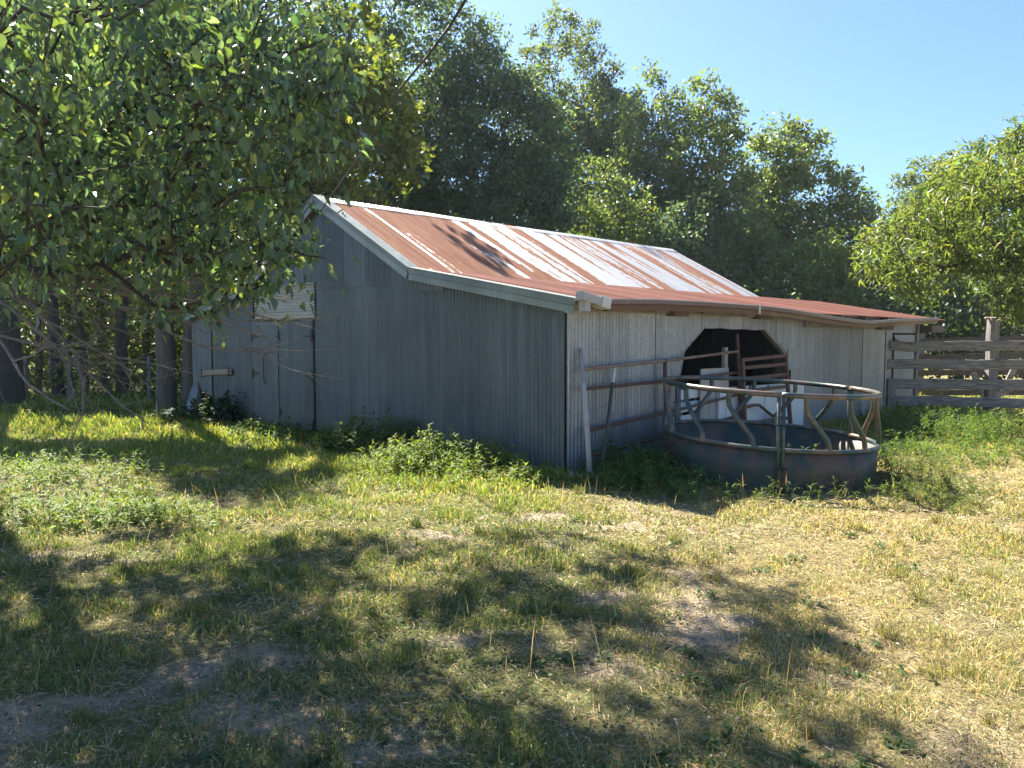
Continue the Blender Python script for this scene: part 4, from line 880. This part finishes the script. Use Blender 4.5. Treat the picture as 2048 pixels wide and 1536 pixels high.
weeds('weed_patch', 'bright sunlit leafy weeds mounded against the gable wall near its corner', [(850, 936, .6, 110, .48), (905, 942, .6, 110, .46), (960, 950, .5, 75, .36), (810, 945, .6, 70, .36), (1020, 962, .45, 40, .26), (1090, 968, .35, 30, .2), (870, 965, .7, 50, .24)], 91, BR, .11, .24)
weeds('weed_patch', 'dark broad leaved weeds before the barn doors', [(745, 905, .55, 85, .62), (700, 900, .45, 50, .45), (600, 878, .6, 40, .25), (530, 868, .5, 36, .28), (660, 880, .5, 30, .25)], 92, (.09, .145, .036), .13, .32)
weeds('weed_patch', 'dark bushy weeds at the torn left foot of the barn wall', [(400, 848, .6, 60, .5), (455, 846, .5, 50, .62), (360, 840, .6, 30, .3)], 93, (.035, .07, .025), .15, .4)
weeds('weed_patch', 'spreading leafy weeds on the lawn under the pear tree', [(90, 985, .9, 90, .32), (40, 960, .8, 60, .35), (170, 950, .8, 70, .3), (150, 1030, .6, 70, .28), (210, 1040, .5, 45, .26), (330, 1040, .5, 40, .2), (280, 1040, .5, 34, .2), (60, 1050, .6, 40, .25), (400, 1050, .4, 16, .16)], 94, (.135, .195, .042), .10, .25)
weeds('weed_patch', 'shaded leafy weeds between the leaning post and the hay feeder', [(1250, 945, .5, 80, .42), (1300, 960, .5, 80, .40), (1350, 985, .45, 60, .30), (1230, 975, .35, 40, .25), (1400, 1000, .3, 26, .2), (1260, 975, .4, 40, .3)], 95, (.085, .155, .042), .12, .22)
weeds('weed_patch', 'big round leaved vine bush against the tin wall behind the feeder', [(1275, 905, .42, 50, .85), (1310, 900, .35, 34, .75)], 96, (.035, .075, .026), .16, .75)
weeds('weed_patch', 'sunlit weeds along the foot of the grey board fence', [(1830, 868, .7, 80, .5), (1880, 880, .8, 95, .45), (1935, 865, .7, 80, .5), (1990, 880, .8, 90, .45), (2045, 870, .8, 90, .5), (1800, 905, .5, 40, .3), (1850, 925, .7, 60, .25), (1950, 915, .8, 70, .25), (2040, 905, .8, 60, .3), (1790, 850, .5, 60, .5)], 97, (.09, .145, .03), .12, .22)
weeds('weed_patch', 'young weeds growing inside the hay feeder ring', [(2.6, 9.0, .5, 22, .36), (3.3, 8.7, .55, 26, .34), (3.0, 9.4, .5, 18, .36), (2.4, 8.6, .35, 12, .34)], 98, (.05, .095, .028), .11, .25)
weeds('weed_patch', 'thin grassy weeds around the outer foot of the hay feeder', [(1480, 1000, .25, 14, .2), (1540, 1002, .2, 12, .24), (1640, 1000, .3, 16, .24), (1720, 990, .25, 18, .28), (1780, 965, .35, 50, .42), (1830, 955, .4, 40, .26), (1880, 945, .45, 40, .24), (1810, 990, .35, 26, .2), (1860, 985, .4, 60, .2), (1910, 985, .4, 60, .2), (1840, 1010, .35, 40, .16), (1890, 1010, .35, 40, .16)], 99, (.10, .13, .035), .10, .16)
weeds('weed_patch', 'low weeds along the shaded edge of the left wood', [(20, 825, .9, 45, .3), (110, 826, .9, 45, .3), (200, 825, .9, 45, .28), (280, 824, .8, 40, .28)], 90, (.08, .125, .03), .12, .28)

sp = np.random.RandomState(55); spots_ = []
for _ in range(70):
    yy_ = 2.5 + 4.5 * sp.rand(); spots_.append((float(sp.uniform(-1, .85) * yy_ * .66), yy_, .07, 4, .05))
weeds('ground_weeds', 'small flat broad leaved weeds dotted over the worn lawn', spots_, 56, (.085, .14, .055), .055, .42)
# ------------------------------------------------------------------ grass, stems, litter, clover
def sample(rng, y0, y1, dens, margin=.8):
    n = int(dens * (y1 - y0) * ((y0 + y1) * .68 + 2 * margin)); yy = rng.uniform(y0, y1, n); xx = rng.uniform(-1, 1, n) * (y1 * .68 + margin)
    okk = np.abs(xx) < yy * .68 + margin; L_ = tobarn(np.stack([xx, yy, 0 * xx], -1)); okk &= ~((L_[:, 0] > 0) & (L_[:, 1] > 0) & (L_[:, 0] < 13) & (L_[:, 1] < 10.2))
    return xx[okk], yy[okk]
def grass():
    rng = np.random.RandomState(123); VV, FF, CC = [], [], []; off = 0
    for y0, y1, dens, hs, ws in ((2.2, 3.6, 10000, .036, .0020), (3.6, 5.2, 7600, .038, .0026), (5.2, 7.5, 4000, .045, .0043), (7.5, 10.5, 2000, .047, .0066), (10.5, 15, 800, .062, .010), (15, 21, 300, .08, .016)):
        xx, yy = sample(rng, y0, y1, dens)
        tuft = fbm(xx * 3.1 + 5, yy * 3.1 + 2, 3); lu, dr, ba = zones(xx, yy)
        keep = rng.rand(len(xx)) < np.clip((1 - .68 * ba) * (.35 + .65 * smooth(.35, .6, tuft) + .3 * lu), 0, 1)
        xx, yy, tuft, lu, dr, ba = (q[keep] for q in (xx, yy, tuft, lu, dr, ba)); n = len(xx)
        h = hs * rng.gamma(5, .2, n) * (.55 + .75 * smooth(.4, .7, tuft) + .55 * lu ** 2) * (1 - .25 * dr); wd = ws * rng.uniform(.6, 1.3, n) * (1 + .35 * lu)
        z0 = hgt(xx, yy) - .004; an = rng.rand(n) * 6.283; ld = np.stack([np.cos(an), np.sin(an), 0 * an], -1); le = np.abs(rng.normal(.55, .45, n)) + .35 * dr
        a2 = rng.rand(n) * 6.283; S = np.stack([np.cos(a2), np.sin(a2), 0 * a2], -1) * wd[:, None]
        b = np.stack([xx, yy, z0], -1); Zv = np.array([0, 0, 1.])
        m_ = b + ld * (h * le * .35)[:, None] + Zv * (h * .6 / np.sqrt(1 + .3 * le ** 2))[:, None]; tp = b + ld * (h * le)[:, None] + Zv * (h / np.sqrt(1 + le ** 2))[:, None]
        V = np.stack([b - S, b + S, m_ + S * .7, m_ - S * .7, tp], 1); T = np.array([[0, 1, 2], [0, 2, 3], [3, 2, 4]])
        isdry = rng.rand(n) < np.clip(dr * .82 + .08 * (1 - lu), 0, .85)
        g_ = jitter_cols(rng, (.145, .195, .058), n, None, .25, .12) * (1 + .55 * lu[:, None] * np.array([1.6, 1.3, .1])); d_ = jitter_cols(rng, (.50, .405, .205), n, None, .22, .08)
        half = rng.rand(n) < .3; mixc = g_ * .5 + d_ * .5
        c = np.where(isdry[:, None], np.where(half[:, None], mixc, d_), g_)
        VV.append(V.reshape(-1, 3)); FF.append((np.arange(n)[:, None, None] * 5 + T[None]).reshape(-1, 3) + off); CC.append(np.repeat(np.clip(c, 0, .8), 5, 0)); off += n * 5
    # taller tufts standing out of the turf
    nt_ = 150; ty = 2.4 + 8 * rng.rand(nt_) ** 1.15; tx = rng.uniform(-1, 1, nt_) * (ty * .68 + .4); L_ = tobarn(np.stack([tx, ty, 0 * tx], -1)); okk = ~((L_[:, 0] > -.3) & (L_[:, 1] > -.3)); tx, ty = tx[okk], ty[okk]; nt_ = len(tx)
    k_ = 55; id_ = np.repeat(np.arange(nt_), k_); n = len(id_); sz = rng.uniform(.6, 1.4, nt_)[id_]
    xx = tx[id_] + rng.normal(0, .028, n) * sz; yy = ty[id_] + rng.normal(0, .028, n) * sz; h = sz * rng.uniform(.035, .10, n); an = rng.rand(n) * 6.283; le = np.abs(rng.normal(.5, .35, n)); ld = np.stack([np.cos(an), np.sin(an), 0 * an], -1)
    b = np.stack([xx, yy, hgt(xx, yy) - .004], -1); Zv = np.array([0, 0, 1.]); a2 = rng.rand(n) * 6.283; S = np.stack([np.cos(a2), np.sin(a2), 0 * a2], -1) * (.0014 + .00035 * ty[id_])[:, None]
    m_ = b + ld * (h * le * .3)[:, None] + Zv * (h * .6)[:, None]; tp = b + ld * (h * le)[:, None] + Zv * (h * (1 - .25 * le))[:, None]
    V = np.stack([b - S, b + S, m_ + S * .7, m_ - S * .7, tp], 1); tc = rng.rand(nt_)[id_][:, None]; dz_ = np.clip(zones(tx, ty)[1] * 1.1, 0, 1)[id_][:, None]; c = jitter_cols(rng, (.13, .165, .052), n, None, .2, .1) * (1 - .5 * dz_) + np.array([.24, .185, .08]) * dz_ * rng.uniform(.6, 1.2, (n, 1))
    VV.append(V.reshape(-1, 3)); FF.append((np.arange(n)[:, None, None] * 5 + T[None]).reshape(-1, 3) + off); CC.append(np.repeat(np.clip(c, 0, .8), 5, 0)); off += n * 5
    print('grass tris', sum(len(f) for f in FF))
    tag(link('grass', fast_mesh('grass', np.concatenate(VV), np.concatenate(FF), M['grass'], np.concatenate(CC))), 'patchy short pasture grass, green by the barn and straw coloured beyond', 'grass', kind='stuff')
    # long dry seed stems
    n = 1000; yy = 2.4 + 9 * rng.rand(n) ** 1.3; xx = rng.uniform(-1, 1, n) * (yy * .68 + .6); L_ = tobarn(np.stack([xx, yy, 0 * xx], -1)); okk = ~((L_[:, 0] > -.2) & (L_[:, 1] > -.2)); xx, yy = xx[okk], yy[okk]; n = len(xx)
    z0 = hgt(xx, yy); h = rng.uniform(.08, .34, n); an = rng.rand(n) * 6.283; le = np.abs(rng.normal(.6, .8, n)) + .1; ld = np.stack([np.cos(an), np.sin(an), 0 * an], -1)
    b = np.stack([xx, yy, z0], -1); up_ = 1 / np.sqrt(1 + le ** 2); tp = b + ld * (h * le * up_)[:, None] + np.array([0, 0, 1.]) * (h * up_)[:, None]; m_ = (b + tp) / 2 + np.array([0, 0, 1.]) * (h * .08)[:, None]
    S = np.stack([np.ones(n), 0 * an, 0 * an], -1) * (.0009 + .00012 * yy)[:, None]
    V = np.stack([b - S, b + S, m_ + S, m_ - S, tp], 1); T = np.array([[0, 1, 2], [0, 2, 3], [3, 2, 4]])
    tag(link('dry_stems', fast_mesh('dry_stems', V.reshape(-1, 3), (np.arange(n)[:, None, None] * 5 + T[None]).reshape(-1, 3), M['grass'], np.repeat(jitter_cols(rng, (.40, .32, .18), n), 5, 0))), 'long dry straw stems bent over the pasture grass', 'straw', kind='stuff')
    # matted dead blades lying between the living ones
    VV, FF, CC = [], [], []; off = 0
    for y0, y1, dens, ln_, wd in ((2.2, 4.0, 5200, .05, .0016), (4.0, 6.0, 3000, .055, .0024), (6.0, 9.0, 1500, .065, .0042)):
        xx, yy = sample(rng, y0, y1, dens); lu, dr, ba = zones(xx, yy); kp = rng.rand(len(xx)) < np.clip(.48 - .4 * lu + .25 * ba, .04, 1); xx, yy = xx[kp], yy[kp]; n = len(xx)
        P = np.stack([xx, yy, hgt(xx, yy) + rng.uniform(.001, .022, n)], -1); a2 = rng.rand(n) * 6.283; D = np.stack([np.cos(a2), np.sin(a2), rng.normal(0, .22, n)], -1); Ls = ln_ * rng.uniform(.5, 1.6, n)
        v, f, c_ = leaves(rng, P, D, Ls, np.full(n, wd * 2), unit(rand_dir(rng, n) * .6 + (0, 0, 1)), jitter_cols(rng, (.46, .375, .23), n, None, .3, .07), 'diamond', .04); VV.append(v); FF.append(f + off); CC.append(c_); off += len(v)
    tag(link('thatch', fast_mesh('thatch', np.concatenate(VV), np.concatenate(FF), M['litter'], np.concatenate(CC))), 'matted dead grass blades lying flat on the pasture', 'thatch', kind='stuff')
    # litter on bare ground, clover and small broad leaves
    xx, yy = sample(rng, 2.2, 9, 900); lu, dr, ba = zones(xx, yy); kp = rng.rand(len(xx)) < .10 + .9 * ba; xx, yy = xx[kp], yy[kp]; n = len(xx)
    P = np.stack([xx, yy, hgt(xx, yy) + rng.uniform(.002, .018, n)], -1); Ls = rng.uniform(.010, .030, n); a2 = rng.rand(n) * 6.283; D = np.stack([np.cos(a2), np.sin(a2), rng.normal(0, .2, n)], -1)
    v, f, c_ = leaves(rng, P, D, Ls, Ls * rng.uniform(.25, .7, n), unit(rand_dir(rng, n) * .5 + (0, 0, 1)), jitter_cols(rng, (.36, .28, .20), n, None, .4, .06), 'diamond', .1)
    tag(link('leaf_litter', fast_mesh('leaf_litter', v, f, M['litter'], c_)), 'dry leaf litter scattered on the bare patches of the lawn', 'litter', kind='stuff')
    xx, yy = sample(rng, 2.2, 9, 900); cl = fbm(xx * 1.1 + 60, yy * 1.1 + 31, 3); lu, dr, ba = zones(xx, yy); kp = rng.rand(len(xx)) < smooth(.5, .66, cl) * (1 - .7 * ba) * (1 - .8 * smooth(1, 2.5, xx)); xx, yy = xx[kp], yy[kp]; n = len(xx)
    P = np.stack([xx, yy, hgt(xx, yy) + rng.uniform(.01, .05, n)], -1); Ls = rng.uniform(.012, .026, n); a2 = rng.rand(n) * 6.283; D = np.stack([np.cos(a2), np.sin(a2), rng.normal(.1, .3, n)], -1)
    v, f, c_ = leaves(rng, P, D, Ls, Ls * .8, unit(rand_dir(rng, n) * .4 + (0, 0, 1)), jitter_cols(rng, (.065, .12, .04), n, None, .22, .1), 'diamond', .08)
    n2 = 170; yy = 2.5 + 5 * rng.rand(n2) ** 1.2; xx = rng.uniform(-1, .75, n2) * yy * .66; b = np.stack([xx, yy, hgt(xx, yy) + rng.uniform(.04, .09, n2)], -1)
    oc = np.array([(1, 0, 0), (-1, 0, 0), (0, 1, 0), (0, -1, 0), (0, 0, 1), (0, 0, -1)]) * .0058; of = np.array([[0, 2, 4], [2, 1, 4], [1, 3, 4], [3, 0, 4], [2, 0, 5], [1, 2, 5], [3, 1, 5], [0, 3, 5]])
    v2 = (b[:, None] + oc[None] * rng.uniform(.6, 1.2, (n2, 1, 1))).reshape(-1, 3); f2 = (np.arange(n2)[:, None, None] * 6 + of[None]).reshape(-1, 3)
    tag(link('clover', fast_mesh('clover', np.concatenate([v, v2]), np.concatenate([f, f2 + len(v)]), M['weed'], np.concatenate([c_, np.full((len(v2), 3), .62)]))), 'clover leaves with small white flower heads in the lawn', 'clover', kind='stuff')
grass()
# ------------------------------------------------------------------ thin even volume round everything, added to lift dark trees like lens veil
bpy.context.view_layer.update()
cs = np.array([o.matrix_world @ Vector(c) for o in col.objects if o.type == 'MESH' for c in o.bound_box]); lo_, hi_ = cs.min(0), cs.max(0)
hb = MB(); hb.box((lo_[0] - 2, lo_[1] - 2, lo_[2] - 1), (hi_[0] + 2, hi_[1] + 2, hi_[2] + .5)); hm_, hnt, hbs = mat('added_haze'); hnt.nodes.remove(hbs)
pv = nd(hnt, 'ShaderNodeVolumePrincipled'); pv.inputs['Color'].default_value = (.78, .90, 1, 1); pv.inputs['Density'].default_value = 0.00042; pv.inputs['Anisotropy'].default_value = 0.35
hnt.links.new(pv.outputs[0], hnt.nodes['Material Output'].inputs['Volume'])
tag(hb.build('haze', hm_, None), 'thin pale haze added to lift the dark trees', 'haze', kind='stuff'); print('haze box', lo_, hi_)
